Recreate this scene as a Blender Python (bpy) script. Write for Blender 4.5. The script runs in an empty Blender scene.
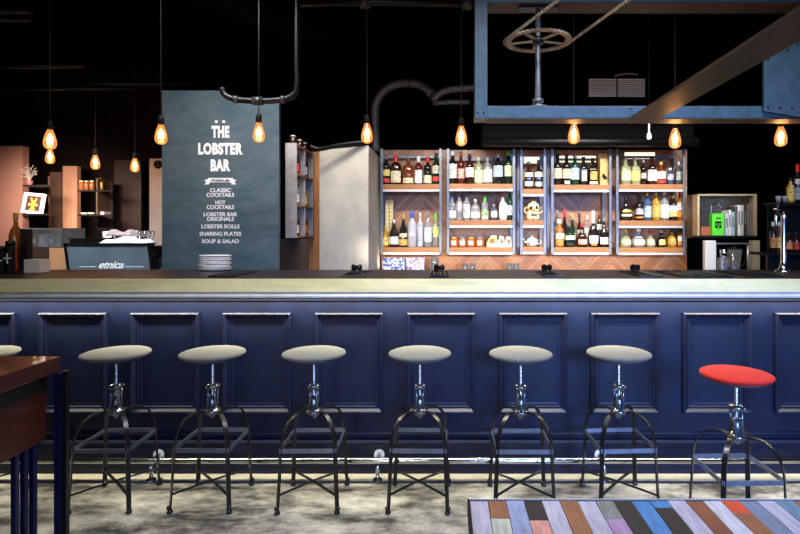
import bpy, bmesh, math, random
from mathutils import Vector, Matrix
random.seed(7)
sc = bpy.context.scene
C = bpy.context.collection
F, CX, HY, EYE = 530.0, 445.0, 230.0, 1.37
def X(px, d): return (px-CX)/F*d
def Z(py, d): return EYE+(HY-py)/F*d
def W(n, d): return n/F*d

# ---------------------------------------------------------------- materials
MC = {}
def _new(name):
    m = bpy.data.materials.new(name); m.use_nodes = True
    nt = m.node_tree; return m, nt, nt.nodes['Principled BSDF']
def mat(name, col, rough=.5, metal=0., noise=0., scale=20., bump=0., spec=.5, trans=0., emis=None, est=0., coat=0., bscale=None, col2=None, stretch=None, sheen=0., ramp=(.3,.7)):
    if name in MC: return MC[name]
    m, nt, b = _new(name)
    b.inputs['Base Color'].default_value = (*col, 1)
    b.inputs['Roughness'].default_value = rough
    b.inputs['Metallic'].default_value = metal
    b.inputs['Specular IOR Level'].default_value = spec
    b.inputs['Transmission Weight'].default_value = trans
    b.inputs['Coat Weight'].default_value = coat
    b.inputs['Sheen Weight'].default_value = sheen
    if emis:
        b.inputs['Emission Color'].default_value = (*emis, 1); b.inputs['Emission Strength'].default_value = est
    if noise or col2 or bump:
        tc = nt.nodes.new('ShaderNodeTexCoord'); mp = nt.nodes.new('ShaderNodeMapping')
        if stretch: mp.inputs['Scale'].default_value = stretch
        nt.links.new(tc.outputs['Object'], mp.inputs[0])
        n = nt.nodes.new('ShaderNodeTexNoise'); n.inputs['Scale'].default_value = scale; n.inputs['Detail'].default_value = 8
        n.inputs['Roughness'].default_value = .65
        nt.links.new(mp.outputs[0], n.inputs['Vector'])
        if noise or col2:
            r = nt.nodes.new('ShaderNodeValToRGB')
            c2 = col2 or tuple(min(1, c*(1+noise)) for c in col)
            c1 = col if col2 else tuple(c*(1-noise) for c in col)
            r.color_ramp.elements[0].position = ramp[0]; r.color_ramp.elements[1].position = ramp[1]
            r.color_ramp.elements[0].color = (*c1, 1); r.color_ramp.elements[1].color = (*c2, 1)
            nt.links.new(n.outputs['Fac'], r.inputs[0]); nt.links.new(r.outputs[0], b.inputs['Base Color'])
        if bump:
            n2 = n
            if bscale:
                n2 = nt.nodes.new('ShaderNodeTexNoise'); n2.inputs['Scale'].default_value = bscale; n2.inputs['Detail'].default_value = 4
                nt.links.new(mp.outputs[0], n2.inputs['Vector'])
            bp = nt.nodes.new('ShaderNodeBump'); bp.inputs['Strength'].default_value = bump; bp.inputs['Distance'].default_value = .01
            nt.links.new(n2.outputs['Fac'], bp.inputs['Height']); nt.links.new(bp.outputs[0], b.inputs['Normal'])
    MC[name] = m; return m

def math_node(nt, op, a, b=None):
    n = nt.nodes.new('ShaderNodeMath'); n.operation = op
    for i, v in enumerate((a, b)):
        if v is None: continue
        if isinstance(v, (int, float)): n.inputs[i].default_value = v
        else: nt.links.new(v, n.inputs[i])
    return n.outputs[0]

def chevron_mat(name, cols, col_w=.30, plank=.055, rough=.45):
    m, nt, b = _new(name)
    tc = nt.nodes.new('ShaderNodeTexCoord'); sp = nt.nodes.new('ShaderNodeSeparateXYZ')
    nt.links.new(tc.outputs['Object'], sp.inputs[0])
    pp = math_node(nt, 'PINGPONG', math_node(nt, 'ADD', sp.outputs[0], 20.), col_w)
    v = math_node(nt, 'ADD', sp.outputs[2], pp)
    vq = math_node(nt, 'DIVIDE', v, plank)
    idx = math_node(nt, 'FLOOR', vq)
    cid = math_node(nt, 'FLOOR', math_node(nt, 'DIVIDE', math_node(nt, 'ADD', sp.outputs[0], 20.), col_w))
    cmb = nt.nodes.new('ShaderNodeCombineXYZ'); nt.links.new(idx, cmb.inputs[0]); nt.links.new(cid, cmb.inputs[1])
    wn = nt.nodes.new('ShaderNodeTexWhiteNoise'); wn.noise_dimensions = '3D'; nt.links.new(cmb.outputs[0], wn.inputs[0])
    r = nt.nodes.new('ShaderNodeValToRGB'); r.color_ramp.interpolation = 'CONSTANT'
    e = r.color_ramp.elements
    e[0].color = (*cols[0], 1); e[1].position = 1/len(cols); e[1].color = (*cols[1], 1)
    for i in range(2, len(cols)):
        k = e.new(i/len(cols)); k.color = (*cols[i], 1)
    nt.links.new(wn.outputs[0], r.inputs[0])
    # grain
    cg = nt.nodes.new('ShaderNodeCombineXYZ'); nt.links.new(math_node(nt, 'MULTIPLY', v, 60.), cg.inputs[0]); nt.links.new(math_node(nt, 'MULTIPLY', sp.outputs[0], 6.), cg.inputs[1])
    ng = nt.nodes.new('ShaderNodeTexNoise'); ng.inputs['Scale'].default_value = 2.; ng.inputs['Detail'].default_value = 4
    nt.links.new(cg.outputs[0], ng.inputs['Vector'])
    g = math_node(nt, 'ADD', math_node(nt, 'MULTIPLY', ng.outputs['Fac'], 1.1), .45)
    fr = math_node(nt, 'FRACT', vq)
    edge = math_node(nt, 'GREATER_THAN', fr, .07)
    gg = math_node(nt, 'MULTIPLY', g, math_node(nt, 'ADD', math_node(nt, 'MULTIPLY', edge, .7), .3))
    mx = nt.nodes.new('ShaderNodeVectorMath'); mx.operation = 'SCALE'
    nt.links.new(r.outputs[0], mx.inputs[0]); nt.links.new(gg, mx.inputs['Scale'])
    nt.links.new(mx.outputs[0], b.inputs['Base Color']); b.inputs['Roughness'].default_value = rough
    return m

def label_mat(col, ink=(.05,.04,.04), amount=.58):
    key = 'label_%.2f_%.2f_%.2f_%.2f' % (*col, ink[0])
    if key in MC: return MC[key]
    m, nt, b = _new(key)
    tc = nt.nodes.new('ShaderNodeTexCoord'); mp = nt.nodes.new('ShaderNodeMapping'); mp.inputs['Scale'].default_value = (55, 55, 110)
    nt.links.new(tc.outputs['Object'], mp.inputs[0])
    n = nt.nodes.new('ShaderNodeTexNoise'); n.inputs['Scale'].default_value = 1; n.inputs['Detail'].default_value = 1
    nt.links.new(mp.outputs[0], n.inputs['Vector'])
    r = nt.nodes.new('ShaderNodeValToRGB'); r.color_ramp.elements[0].position = amount; r.color_ramp.elements[1].position = amount+.08
    r.color_ramp.elements[0].color = (*col, 1); r.color_ramp.elements[1].color = (*ink, 1)
    nt.links.new(n.outputs['Fac'], r.inputs[0]); nt.links.new(r.outputs[0], b.inputs['Base Color'])
    b.inputs['Roughness'].default_value = .55
    MC[key] = m; return m

def glass_mat(name, col, rough=.05, trans=.85):
    return mat(name, col, rough=rough, trans=trans, spec=.6)

BLACK = mat('black_paint', (.003,.003,.0035), .6, noise=.4, scale=8, spec=.25)
CEIL = mat('black_ceiling', (.0012,.0012,.0014), .95, noise=.5, scale=3, spec=.05)
DARKMETAL = mat('dark_iron', (.035,.036,.042), .26, metal=.8, noise=.35, scale=60, bump=.1)
CHROME = mat('chrome', (.62,.64,.68), .16, metal=1., noise=.08, scale=30)
STEEL = mat('grey_blue_steel', (.14,.165,.20), .38, metal=.45, noise=.25, scale=25)
BRUSHED = mat('brushed_steel', (.50,.50,.50), .32, metal=.8, noise=.12, scale=40, stretch=(1,1,12))
NAVY = mat('navy_panel_paint', (.0030,.0058,.0265), .40, noise=.35, scale=9, bump=.06, bscale=180, spec=.35)
WHITE = mat('white_ceramic', (.82,.83,.84), .25, noise=.04, scale=30)
SHELFWOOD = mat('honey_oak', (.44,.19,.05), .45, col2=(.24,.09,.02), scale=9, stretch=(1.2,6,14), bump=.05)

# ---------------------------------------------------------------- mesh helpers
class MB:
    def __init__(s): s.bm = bmesh.new(); s.mi = 0
    def _fi(s, fs, smooth=False):
        for f in fs: f.material_index = s.mi; f.smooth = smooth
        return fs
    def box(s, x0, x1, y0, y1, z0, z1, bev=0., rot=None):
        vs = [s.bm.verts.new((x, y, z)) for x in (x0, x1) for y in (y0, y1) for z in (z0, z1)]
        q = [(0,1,3,2),(4,6,7,5),(0,4,5,1),(2,3,7,6),(0,2,6,4),(1,5,7,3)]
        fs = [s.bm.faces.new([vs[i] for i in k]) for k in q]
        s._fi(fs)
        if rot is not None:
            c = Vector(((x0+x1)/2, (y0+y1)/2, (z0+z1)/2))
            for v in vs: v.co = c + rot @ (v.co-c)
        if bev:
            es = list({e for f in fs for e in f.edges})
            r = bmesh.ops.bevel(s.bm, geom=es, offset=bev, segments=2, profile=.6, affect='EDGES')
            for f in r['faces']: f.material_index = s.mi
        return s
    def lathe(s, prof, c=(0,0,0), n=24, sq=False, arc=None, axis='z', sx=1., sy=1., smooth=True, cap=True):
        # prof: (r, z) list
        c = Vector(c); rings = []
        a0, a1 = arc if arc else (0, 2*math.pi)
        cnt = n if not arc else n+1
        def pt(r, z, a):
            ca, sa = math.cos(a), math.sin(a)
            if sq:
                k = 1/((abs(ca)**5+abs(sa)**5)**.2)
                ca *= k; sa *= k
            x, y = r*ca*sx, r*sa*sy
            if axis == 'z': return c+Vector((x, y, z))
            if axis == 'x': return c+Vector((z, x, y))
            return c+Vector((x, z, y))
        for r, z in prof:
            rings.append([s.bm.verts.new(pt(max(r, 1e-5), z, a0+(a1-a0)*i/n)) for i in range(cnt)])
        fs = []
        for a, b in zip(rings, rings[1:]):
            for i in range(n):
                j = (i+1) % cnt
                if arc and i+1 >= cnt: continue
                fs.append(s.bm.faces.new((a[i], a[j], b[j], b[i])))
        s._fi(fs, smooth)
        if cap and not arc:
            s._fi([s.bm.faces.new(list(reversed(rings[0]))), s.bm.faces.new(rings[-1])])
        return s
    def cyl(s, p0, p1, r, r1=None, n=16, smooth=True):
        p0, p1 = Vector(p0), Vector(p1); r1 = r if r1 is None else r1
        d = (p1-p0).normalized(); u = d.orthogonal().normalized(); v = d.cross(u)
        A = [s.bm.verts.new(p0+r*(u*math.cos(2*math.pi*i/n)+v*math.sin(2*math.pi*i/n))) for i in range(n)]
        B = [s.bm.verts.new(p1+r1*(u*math.cos(2*math.pi*i/n)+v*math.sin(2*math.pi*i/n))) for i in range(n)]
        s._fi([s.bm.faces.new((A[i], A[(i+1)%n], B[(i+1)%n], B[i])) for i in range(n)], smooth)
        s._fi([s.bm.faces.new(list(reversed(A))), s.bm.faces.new(B)])
        return s
    def tube(s, pts, r, n=10, sm=3, closed=False):
        pts = smooth_path([Vector(p) for p in pts], sm, closed) if sm else [Vector(p) for p in pts]
        m = len(pts); rings = []; u = None
        for i, p in enumerate(pts):
            if closed: t = (pts[(i+1)%m]-pts[i-1]).normalized()
            else: t = (pts[min(i+1, m-1)]-pts[max(i-1, 0)]).normalized()
            if u is None: u = t.orthogonal().normalized()
            else:
                u = (u-t*u.dot(t)); u = u.normalized() if u.length > 1e-6 else t.orthogonal().normalized()
            v = t.cross(u)
            rings.append([s.bm.verts.new(p+r*(u*math.cos(2*math.pi*k/n)+v*math.sin(2*math.pi*k/n))) for k in range(n)])
        fs = []
        for i in range(m if closed else m-1):
            a, b = rings[i], rings[(i+1)%m]
            fs += [s.bm.faces.new((a[k], a[(k+1)%n], b[(k+1)%n], b[k])) for k in range(n)]
        s._fi(fs, True)
        if not closed: s._fi([s.bm.faces.new(list(reversed(rings[0]))), s.bm.faces.new(rings[-1])])
        return s
    def strip(s, pts, w, t, side):
        # flat bar swept along pts, side = unit vector across its width
        side = Vector(side).normalized(); pts = smooth_path([Vector(p) for p in pts], 4); m = len(pts); R = []
        for i, p in enumerate(pts):
            tg = (pts[min(i+1, m-1)]-pts[max(i-1, 0)]).normalized(); nn = tg.cross(side).normalized()
            R.append([s.bm.verts.new(p+a*nn*t/2+b*side*w/2) for a, b in ((1,1),(1,-1),(-1,-1),(-1,1))])
        fs = []
        for a, b in zip(R, R[1:]):
            fs += [s.bm.faces.new((a[k], a[(k+1)%4], b[(k+1)%4], b[k])) for k in range(4)]
        fs += [s.bm.faces.new(R[0][::-1]), s.bm.faces.new(R[-1])]
        s._fi(fs); return s
    def prism(s, poly, y0, y1, axis='y'):
        # poly of 2D points, extruded along the axis between y0 and y1
        def P(a, b, t):
            return (a, t, b) if axis == 'y' else ((a, b, t) if axis == 'z' else (t, a, b))
        A = [s.bm.verts.new(P(a, b, y0)) for a, b in poly]; B = [s.bm.verts.new(P(a, b, y1)) for a, b in poly]; n = len(poly)
        s._fi([s.bm.faces.new(A[::-1]), s.bm.faces.new(B)]+[s.bm.faces.new((A[i], A[(i+1)%n], B[(i+1)%n], B[i])) for i in range(n)])
        return s
    def sphere(s, c, r, sc3=(1,1,1), n=16):
        res = bmesh.ops.create_uvsphere(s.bm, u_segments=n, v_segments=n//2+2, radius=r)
        fs = set()
        for v in res['verts']:
            v.co = Vector((v.co.x*sc3[0], v.co.y*sc3[1], v.co.z*sc3[2]))+Vector(c)
            fs.update(v.link_faces)
        s._fi(fs, True); return s
    def build(s, name, m, parent=None, loc=None):
        bmesh.ops.recalc_face_normals(s.bm, faces=s.bm.faces[:])
        me = bpy.data.meshes.new(name); s.bm.to_mesh(me); s.bm.free()
        for k in (m if isinstance(m, (list, tuple)) else [m]): me.materials.append(k)
        o = bpy.data.objects.new(name, me); C.objects.link(o)
        if parent: o.parent = parent
        if loc: o.location = loc
        return o
def smooth_path(p, k=3, closed=False):
    if k <= 1: return p
    out = []; n = len(p)
    for i in range(n if closed else n-1):
        if closed: a, b, c, d = p[i-1], p[i], p[(i+1)%n], p[(i+2)%n]
        else: a, b, c, d = p[max(i-1,0)], p[i], p[i+1], p[min(i+2,n-1)]
        for j in range(k):
            t = j/k
            out.append(.5*((2*b)+(c-a)*t+(2*a-5*b+4*c-d)*t*t+(-a+3*b-3*c+d)*t**3))
    if not closed: out.append(p[-1])
    return out
def tag(o, label=None, cat=None, group=None, kind=None):
    if label: o['label'] = label
    if cat: o['category'] = cat
    if group: o['group'] = group
    if kind: o['kind'] = kind
    return o
def thing(name, loc, label, cat, group=None, rz=0.):
    o = bpy.data.objects.new(name, None); C.objects.link(o); o.location = loc; o.rotation_euler = (0,0,rz); o.empty_display_size = .05
    return tag(o, label, cat, group)
def copy_tree(o, parent=None):
    c = o.copy(); C.objects.link(c)
    if parent: c.parent = parent
    for ch in o.children: copy_tree(ch, c)
    return c
def struct(o, label=None): o['kind'] = 'structure'; 
def text_mesh(body, size, name, m, parent, loc, sx=1., offset=0., extrude=.0008, align='CENTER', space=1., shear=0., label=None, linesp=1.):
    cu = bpy.data.curves.new(name, 'FONT'); cu.body = body; cu.size = size; cu.align_x = align; cu.offset = offset; cu.extrude = extrude
    cu.space_character = space; cu.shear = shear; cu.resolution_u = 4; cu.space_line = linesp
    t = bpy.data.objects.new(name+'_curve', cu); C.objects.link(t)
    bpy.context.view_layer.update()
    me = bpy.data.meshes.new_from_object(t.evaluated_get(bpy.context.evaluated_depsgraph_get()))
    bpy.data.objects.remove(t)
    me.transform(Matrix.Rotation(math.pi/2, 4, 'X') @ Matrix.Diagonal((sx,1,1,1)))
    me.materials.clear(); me.materials.append(m)
    o = bpy.data.objects.new(name, me); C.objects.link(o); o.parent = parent; o.location = loc
    if label: o['label'] = label
    return o

# ---------------------------------------------------------------- camera
cam = bpy.data.cameras.new('camera'); co = bpy.data.objects.new('camera', cam); C.objects.link(co); sc.camera = co
cam.sensor_width = 36; cam.sensor_fit = 'HORIZONTAL'; cam.lens = 36*F/800
cam.shift_x = (400-CX)/800; cam.shift_y = -(267-HY)/800; cam.clip_start = .05
co.location = (0, 0, EYE); co.rotation_euler = (math.pi/2, 0, 0)

# ---------------------------------------------------------------- the setting
def slab(name, x0, x1, y0, y1, z0, z1, m):
    o = MB().box(x0, x1, y0, y1, z0, z1).build(name, m); o['kind'] = 'structure'; return o
XL, XR, YF, YB, CH = -5.6, 4.7, -3.0, 6.4, 3.3
def floor_mat():
    m, nt, b = _new('worn_concrete')
    tc = nt.nodes.new('ShaderNodeTexCoord')
    n1 = nt.nodes.new('ShaderNodeTexNoise'); n1.inputs['Scale'].default_value = 2.3; n1.inputs['Detail'].default_value = 15; n1.inputs['Roughness'].default_value = .76; n1.inputs['Distortion'].default_value = .15
    mp = nt.nodes.new('ShaderNodeMapping'); mp.inputs['Scale'].default_value = (1, 2.2, 1)
    nt.links.new(tc.outputs['Object'], mp.inputs[0]); nt.links.new(mp.outputs[0], n1.inputs['Vector'])
    r = nt.nodes.new('ShaderNodeValToRGB'); e = r.color_ramp.elements
    e[0].position = .41; e[0].color = (.022,.022,.024,1); e[1].position = .66; e[1].color = (.50,.485,.46,1)
    k = e.new(.475); k.color = (.13,.128,.124,1); k = e.new(.53); k.color = (.25,.245,.235,1)
    nt.links.new(n1.outputs['Fac'], r.inputs[0]); nt.links.new(r.outputs[0], b.inputs['Base Color'])
    n2 = nt.nodes.new('ShaderNodeTexNoise'); n2.inputs['Scale'].default_value = 40; n2.inputs['Detail'].default_value = 8
    nt.links.new(tc.outputs['Object'], n2.inputs['Vector'])
    bp = nt.nodes.new('ShaderNodeBump'); bp.inputs['Strength'].default_value = .25; bp.inputs['Distance'].default_value = .006
    nt.links.new(n2.outputs['Fac'], bp.inputs['Height']); nt.links.new(bp.outputs[0], b.inputs['Normal'])
    b.inputs['Roughness'].default_value = .5
    return m
slab('floor', XL, XR, YF, YB, -.1, 0, floor_mat())
slab('ceiling', XL, XR, YF, YB, CH, CH+.1, CEIL)
slab('wall_back', XL, XR, YB, YB+.1, 0, CH, CEIL)
slab('wall_left', XL-.1, XL, YF, YB, 0, CH, mat('dark_brown_wall', (.008,.006,.005), .9, noise=.3, spec=.1))
slab('wall_right', XR, XR+.1, YF, YB, 0, CH, CEIL)
slab('wall_front', XL, XR, YF-.1, YF, 0, CH, mat('dark_front_wall', (.03,.03,.035), .7, noise=.3))
slab('trim_3', XL+.02, XR-.02, 2.8825, 2.975, -.002, .003, mat('pale_cement_border', (.48,.46,.41), .6, col2=(.28,.27,.24), scale=7, stretch=(1,2,1)))
# dark strip standing in for the foot rail's shadow line on the floor
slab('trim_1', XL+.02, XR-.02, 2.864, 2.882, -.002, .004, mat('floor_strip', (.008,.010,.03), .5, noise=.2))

# chevron timber wall behind the bottle shelves
CHEV = chevron_mat('chevron_timber', [(.36,.17,.10),(.46,.25,.155),(.30,.145,.09),(.42,.25,.17),(.48,.235,.12)])
CHEV2 = chevron_mat('orange_chevron_timber', [(.68,.28,.09),(.54,.21,.07),(.60,.27,.12),(.70,.32,.12)])
o = MB().box(X(380.5,5.12), X(687,5.12), 5.12, 5.18, .0, Z(150,5.12)).build('wall_timber', CHEV); o['kind'] = 'structure'
o = MB().box(X(381,5.10), X(687,5.10), 5.105, 5.1195, .93, Z(253.5,5.1)).build('trim_2', CHEV2); o['kind'] = 'structure'

# ---------------------------------------------------------------- bar
BF, CE = 2.99, 2.90   # panel plane, counter edge
bar = thing('bar_counter', (0, BF, 0), 'long navy panelled bar with a dark worktop and a pale brass edge', 'bar counter')
b = MB().box(-3.6, 3.6, 0, .06, .0, 1.0); b.build('front_panel', NAVY, bar)
top_mat = mat('dark_plank_worktop', (.016,.013,.018), .45, spec=.25, col2=(.09,.055,.035), scale=3, stretch=(1.5,14,1), ramp=(.5,.8))
b = MB().box(-3.6, 3.6, -.085, .62, 1.035, 1.10, .004); b.build('worktop', top_mat, bar)
b = MB().box(-3.6, 3.6, .55, .62, 0, 1.035); b.build('rear_panel', BLACK, bar)
brass = mat('aged_brass', (1.,.86,.46), .38, metal=.1, col2=(.68,.62,.30), scale=2.2, stretch=(1,1,5), ramp=(.42,.68), bump=.08, bscale=25)
b = MB().box(-3.6, 3.6, -.093, -.085, 1.031, 1.1025, .001); b.build('brass_edge', brass, bar)
greym = mat('grey_cornice_paint', (.50,.50,.50), .35, noise=.15, scale=12)
b = MB().prism([(-.082,1.0308),(-.082,1.022),(-.092,1.019),(-.100,1.008),(-.098,.999),(-.085,.998),(-.02,.998),(-.02,1.0308)], -3.6, 3.6, 'x'); b.build('cornice', greym, bar)
b = MB().prism([(-.02,.998),(-.02,.975),(0,.962),(0,.998)], -3.6, 3.6, 'x'); b.build('cornice_shadow_rail', NAVY, bar)
# lower mouldings and skirting
b = MB()
b.prism([(0,.235),(-.012,.232),(-.018,.222),(-.010,.214),(0,.212)], -3.6, 3.6, 'x')
b.prism([(0,.195),(-.02,.192),(-.028,.180),(-.02,.172),(0,.172)], -3.6, 3.6, 'x')
b.build('lower_moulding', NAVY, bar)
b = MB().box(-3.6, 3.6, -.014, 0, .0, .172); b.build('skirting_board', NAVY, bar)
# framed panels
pz1, pz0 = Z(313, BF-.02), Z(413.5, BF-.02)
pitch = .5165
for k in range(-5, 6):
    cx = -.022+k*pitch; hw = .192
    f = MB()
    def ring(f, o_, i_, y0, y1):
        # mitred frame strip between outer offset o_ and inner offset i_, front surface from depth y0 (outer) to y1 (inner)
        ox0, ox1, oz0, oz1 = cx-hw+o_, cx+hw-o_, pz0+o_, pz1-o_
        ix0, ix1, iz0, iz1 = cx-hw+i_, cx+hw-i_, pz0+i_, pz1-i_
        O = [f.bm.verts.new((x, y0, z)) for x, z in ((ox0,oz0),(ox1,oz0),(ox1,oz1),(ox0,oz1))]
        I = [f.bm.verts.new((x, y1, z)) for x, z in ((ix0,iz0),(ix1,iz0),(ix1,iz1),(ix0,iz1))]
        for a in range(4):
            f.bm.faces.new((O[a], O[(a+1)%4], I[(a+1)%4], I[a]))
    prof = [(-.002,0),(0,-.022),(.006,-.028),(.012,-.026),(.026,-.012),(.030,-.014),(.036,-.014),(.040,-.004),(.050,-.004),(.056,-.0015)]
    for (a, ya), (c_, yc) in zip(prof, prof[1:]): ring(f, a, c_, ya, yc)
    bmesh.ops.remove_doubles(f.bm, verts=f.bm.verts[:], dist=1e-5)
    f.build('panel_moulding', NAVY, bar)

# foot rail
rail = thing('foot_rail', (0, 2.892, 0), 'polished steel foot rail running low along the bar front', 'foot rail')
MB().cyl((-3.6,0,.112), (3.6,0,.112), .017, n=20).build('rail_tube', CHROME, rail)
discm = mat('enamel_disc', (.75,.78,.82), .3, noise=.05)
for px in (-2.838, -1.603, -.368, .867, 2.102):
    b = MB().cyl((px,0,.004), (px,0,.112), .011).cyl((px,0,.004), (px,0,.010), .026, n=20).cyl((px,0,.112), (px,.083,.112), .009)
    b.build('rail_post', CHROME, rail)
    d_ = MB().cyl((px,.071,.112), (px,.083,.112), .029, n=28).build('wall_flange', discm, rail)
    mk = MB()
    for sx_ in (-.008, .006):
        mk.strip([(px+sx_-.004,.0695,.096),(px+sx_,.0695,.112),(px+sx_+.007,.0695,.128)], .004, .002, (1,0,0))
    mk.box(px-.014, px+.014, .0685, .0705, .107, .110)
    mk.build('flange_mark', BLACK, d_)

# ---------------------------------------------------------------- stools
SEATG = mat('grey_felt', (.100,.103,.108), .95, noise=.35, scale=130, bump=.6, bscale=200, sheen=.05)
SEATR = mat('red_felt', (.46,.012,.007), .92, noise=.25, scale=130, bump=.5, bscale=200, sheen=.0)
SEATB = mat('seat_underside', (.03,.03,.032), .6, noise=.2)
def make_stool(seat_m, drop=0.):
    r = thing('bar_stool', (0,0,0), '', 'bar stool', 'round bar stools along the bar')
    T = .752-drop
    s = MB().lathe([(.02,T-.029),(.128,T-.029),(.148,T-.023),(.160,T-.013),(.158,T-.006),(.146,T-.001),(.10,T+.003),(.0,T+.004)], n=48, cap=True).build('seat', seat_m, r)
    MB().lathe([(.03,T-.040),(.12,T-.038),(.138,T-.0285),(.02,T-.0285)], n=36).build('seat_plate', SEATB, r)
    MB().lathe([(.035,T-.056),(.035,T-.040)], n=20).build('seat_socket', DARKMETAL, r)
    z = .425; pr = []
    while z < T-.058:
        pr += [(.0085,z),(.0105,z+.003),(.0085,z+.006)]; z += .007
    MB().lathe(pr, n=14).build('screw_spindle', CHROME, r)
    hub = MB()
    hub.lathe([(.012,.562),(.027,.562),(.030,.567),(.030,.580),(.024,.588),(.012,.588)], n=24)
    hub.lathe([(.012,.470),(.022,.470),(.026,.462),(.040,.455),(.040,.440),(.020,.432),(.012,.415)], n=24)
    hub.lathe([(.012,.530),(.017,.530),(.017,.500),(.021,.492),(.021,.470),(.012,.470)], n=20)
    for a in range(4):
        an = a*math.pi/2+math.pi/4; cx_, sy_ = .024*math.cos(an), .024*math.sin(an)
        hub.cyl((cx_,sy_,.458), (cx_,sy_,.575), .0055, n=8)
        hub.sphere((cx_*1.3,sy_*1.3,.573), .008, n=8)
    hub.build('hub', mat('hub_iron', (.20,.21,.24), .25, metal=.85, noise=.3, scale=50), r)
    for a in range(4):
        an = a*math.pi/2+math.pi/4; u = Vector((math.cos(an), math.sin(an), 0)); sd = Vector((-u.y, u.x, 0))
        pts = [u*rr+Vector((0,0,zz)) for rr, zz in ((.030,.447),(.065,.456),(.105,.451),(.145,.424),(.172,.380),(.184,.325),(.188,.25),(.193,.16),(.203,.012))]
        l = MB().strip(pts, .021, .0065, sd).build('leg', DARKMETAL, r)
        g = MB(); p = u*.203
        g.lathe([(.010,.0),(.014,.004),(.014,.010),(.009,.016),(.007,.03)], c=(p.x,p.y,0), n=14); g.sphere((p.x*1.03,p.y*1.03,.028), .011, n=8)
        g.build('foot_glide', DARKMETAL, l)
    c = .188*math.cos(math.pi/4)
    for a in range(4):
        rot = Matrix.Rotation(a*math.pi/2, 3, 'Z')
        p0, p1 = rot @ Vector((-c, -c-.002, .30)), rot @ Vector((c, -c-.002, .30))
        bb = MB().strip([p0, (p0+p1)/2, p1], .020, .006, (0,0,1))
        bb.build('footrest_bar', mat('footrest_steel', (.22,.25,.34), .3, metal=.85, noise=.2, scale=40), r)
        bb2 = MB()
        for p in (p0, p1): 
            q = p*1.02; bb2.sphere((q.x, q.y, .30), .006, n=8)
    c2 = .197*math.cos(math.pi/4)
    MB().strip([(-c2,-c2,.088),(0,0,.095),(c2,c2,.088)], .014, .005, (1,-1,0)).build('cross_brace', DARKMETAL, r)
    MB().strip([(-c2,c2,.083),(0,0,.088),(c2,-c2,.083)], .014, .005, (1,1,0)).build('cross_brace', DARKMETAL, r)
    return r
s0 = make_stool(SEATG)
stools = [
 (-2.36, 2.70, .0, 'grey stool at the left edge, its seat half hidden behind the wooden table'),
 (-1.675, 2.70, .03, 'grey round-seated iron stool next to the dark red wooden table'),
 (-1.185, 2.705, -.01, 'grey round-seated iron stool below the menu board, second right of the wooden table'),
 (-.667, 2.70, .02, 'grey round-seated iron stool in front of the pale plaster column'),
 (-.128, 2.70, -.02, 'grey stool beside the foot rail disc, below the leftmost bottle shelf'),
 (.384, 2.69, .0, 'grey stool between the striped table corner and the bar'),
 (.885, 2.70, .05, 'grey round-seated stool standing immediately left of the red-seated one')]
for i, (x, y, rz, lab) in enumerate(stools):
    o = s0 if i == 0 else copy_tree(s0)
    o.location = (x, y, 0); o.rotation_euler.z = rz; o['label'] = lab
rs = make_stool(SEATR, .019)
for ch in rs.children:
    if ch.name.startswith('seat.') or ch.name.startswith('seat_plate'): ch.scale = (.945, .945, 1)
rs.location = (1.305, 2.375, 0); rs.rotation_euler.z = .03; rs['label'] = 'iron stool with a bright red round seat at the right'

# ---------------------------------------------------------------- striped table bottom right
tb = thing('striped_table', (0,0,0), 'table with a top of multicoloured painted wood strips', 'table')
tcol = dict(lav=(.42,.41,.52), brn=(.26,.11,.05), grn=(.46,.50,.42), blv=(.27,.32,.52), blk=(.012,.012,.016), pnk=(.62,.28,.25),
            gry=(.18,.20,.19), pur=(.34,.22,.38), blu=(.05,.20,.46), llv=(.50,.50,.58), drd=(.20,.07,.035), red=(.62,.07,.03), slt=(.17,.21,.32), stl=(.12,.22,.32))
keys = list(tcol); tm = []
for k in keys:
    tm.append(mat('painted_strip_'+{'lav':'lavender','brn':'brown','grn':'pale_green','blv':'periwinkle','blk':'black','pnk':'pink','gry':'grey','pur':'purple','blu':'blue','llv':'pale_lilac','drd':'dark_red','red':'red','slt':'slate','stl':'steel_blue'}[k], tcol[k], .45, noise=.32, scale=14, stretch=(8,1.2,1), bump=.08))
strips = ['lav','brn/grn','blv','blk/pnk','lav','brn','lav','gry/pur','blk','blu','blu/blk','lav','drd','llv','red/brn','slt','lav','stl','brn','slt','lav']
joint = [0,.074,0,.08,0,0,0,.075,0,0,.03,0,0,0,.055,0,0,0,0,0,0]
TH = .752; yb = (EYE-TH)*F/(501-HY); x0 = X(470, yb); pw = W(17.9, yb)
b = MB()
for i, sname in enumerate(strips):
    xa = x0+i*pw; parts = sname.split('/')
    segs = [(yb, yb-joint[i], parts[0]), (yb-joint[i], .35, parts[1])] if len(parts) == 2 else [(yb, .35, parts[0])]
    for (ya, yc, k) in segs:
        b.mi = keys.index(k); b.box(xa+.0006, xa+pw-.0006, yc+.0006, ya-.0006, TH-.03, TH+(i%3)*.0006, .0008)
b.build('tabletop', tm, tb)
b = MB(); xe = x0+len(strips)*pw
b.box(x0-.006, x0, .35, yb+.006, TH-.035, TH+.001); b.box(x0, xe, yb, yb+.006, TH-.035, TH+.001)
b.build('edge_band', BLACK, tb)
b = MB()
n_ = 150
for i in range(n_): b.box(x0+(xe-x0)*i/n_, x0+(xe-x0)*(i+.5)/n_, yb+.001, yb+.005, TH+.001, TH+.0035)
b.build('beaded_trim', mat('pale_bead', (.55,.55,.58), .4, noise=.1), tb)
for lx, ly in ((x0+.05, yb-.08), (xe-.08, yb-.08), (x0+.05, .45), (xe-.08, .45)):
    MB().box(lx, lx+.04, ly, ly+.04, 0, TH-.0365, .002).build('leg', DARKMETAL, tb)

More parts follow.
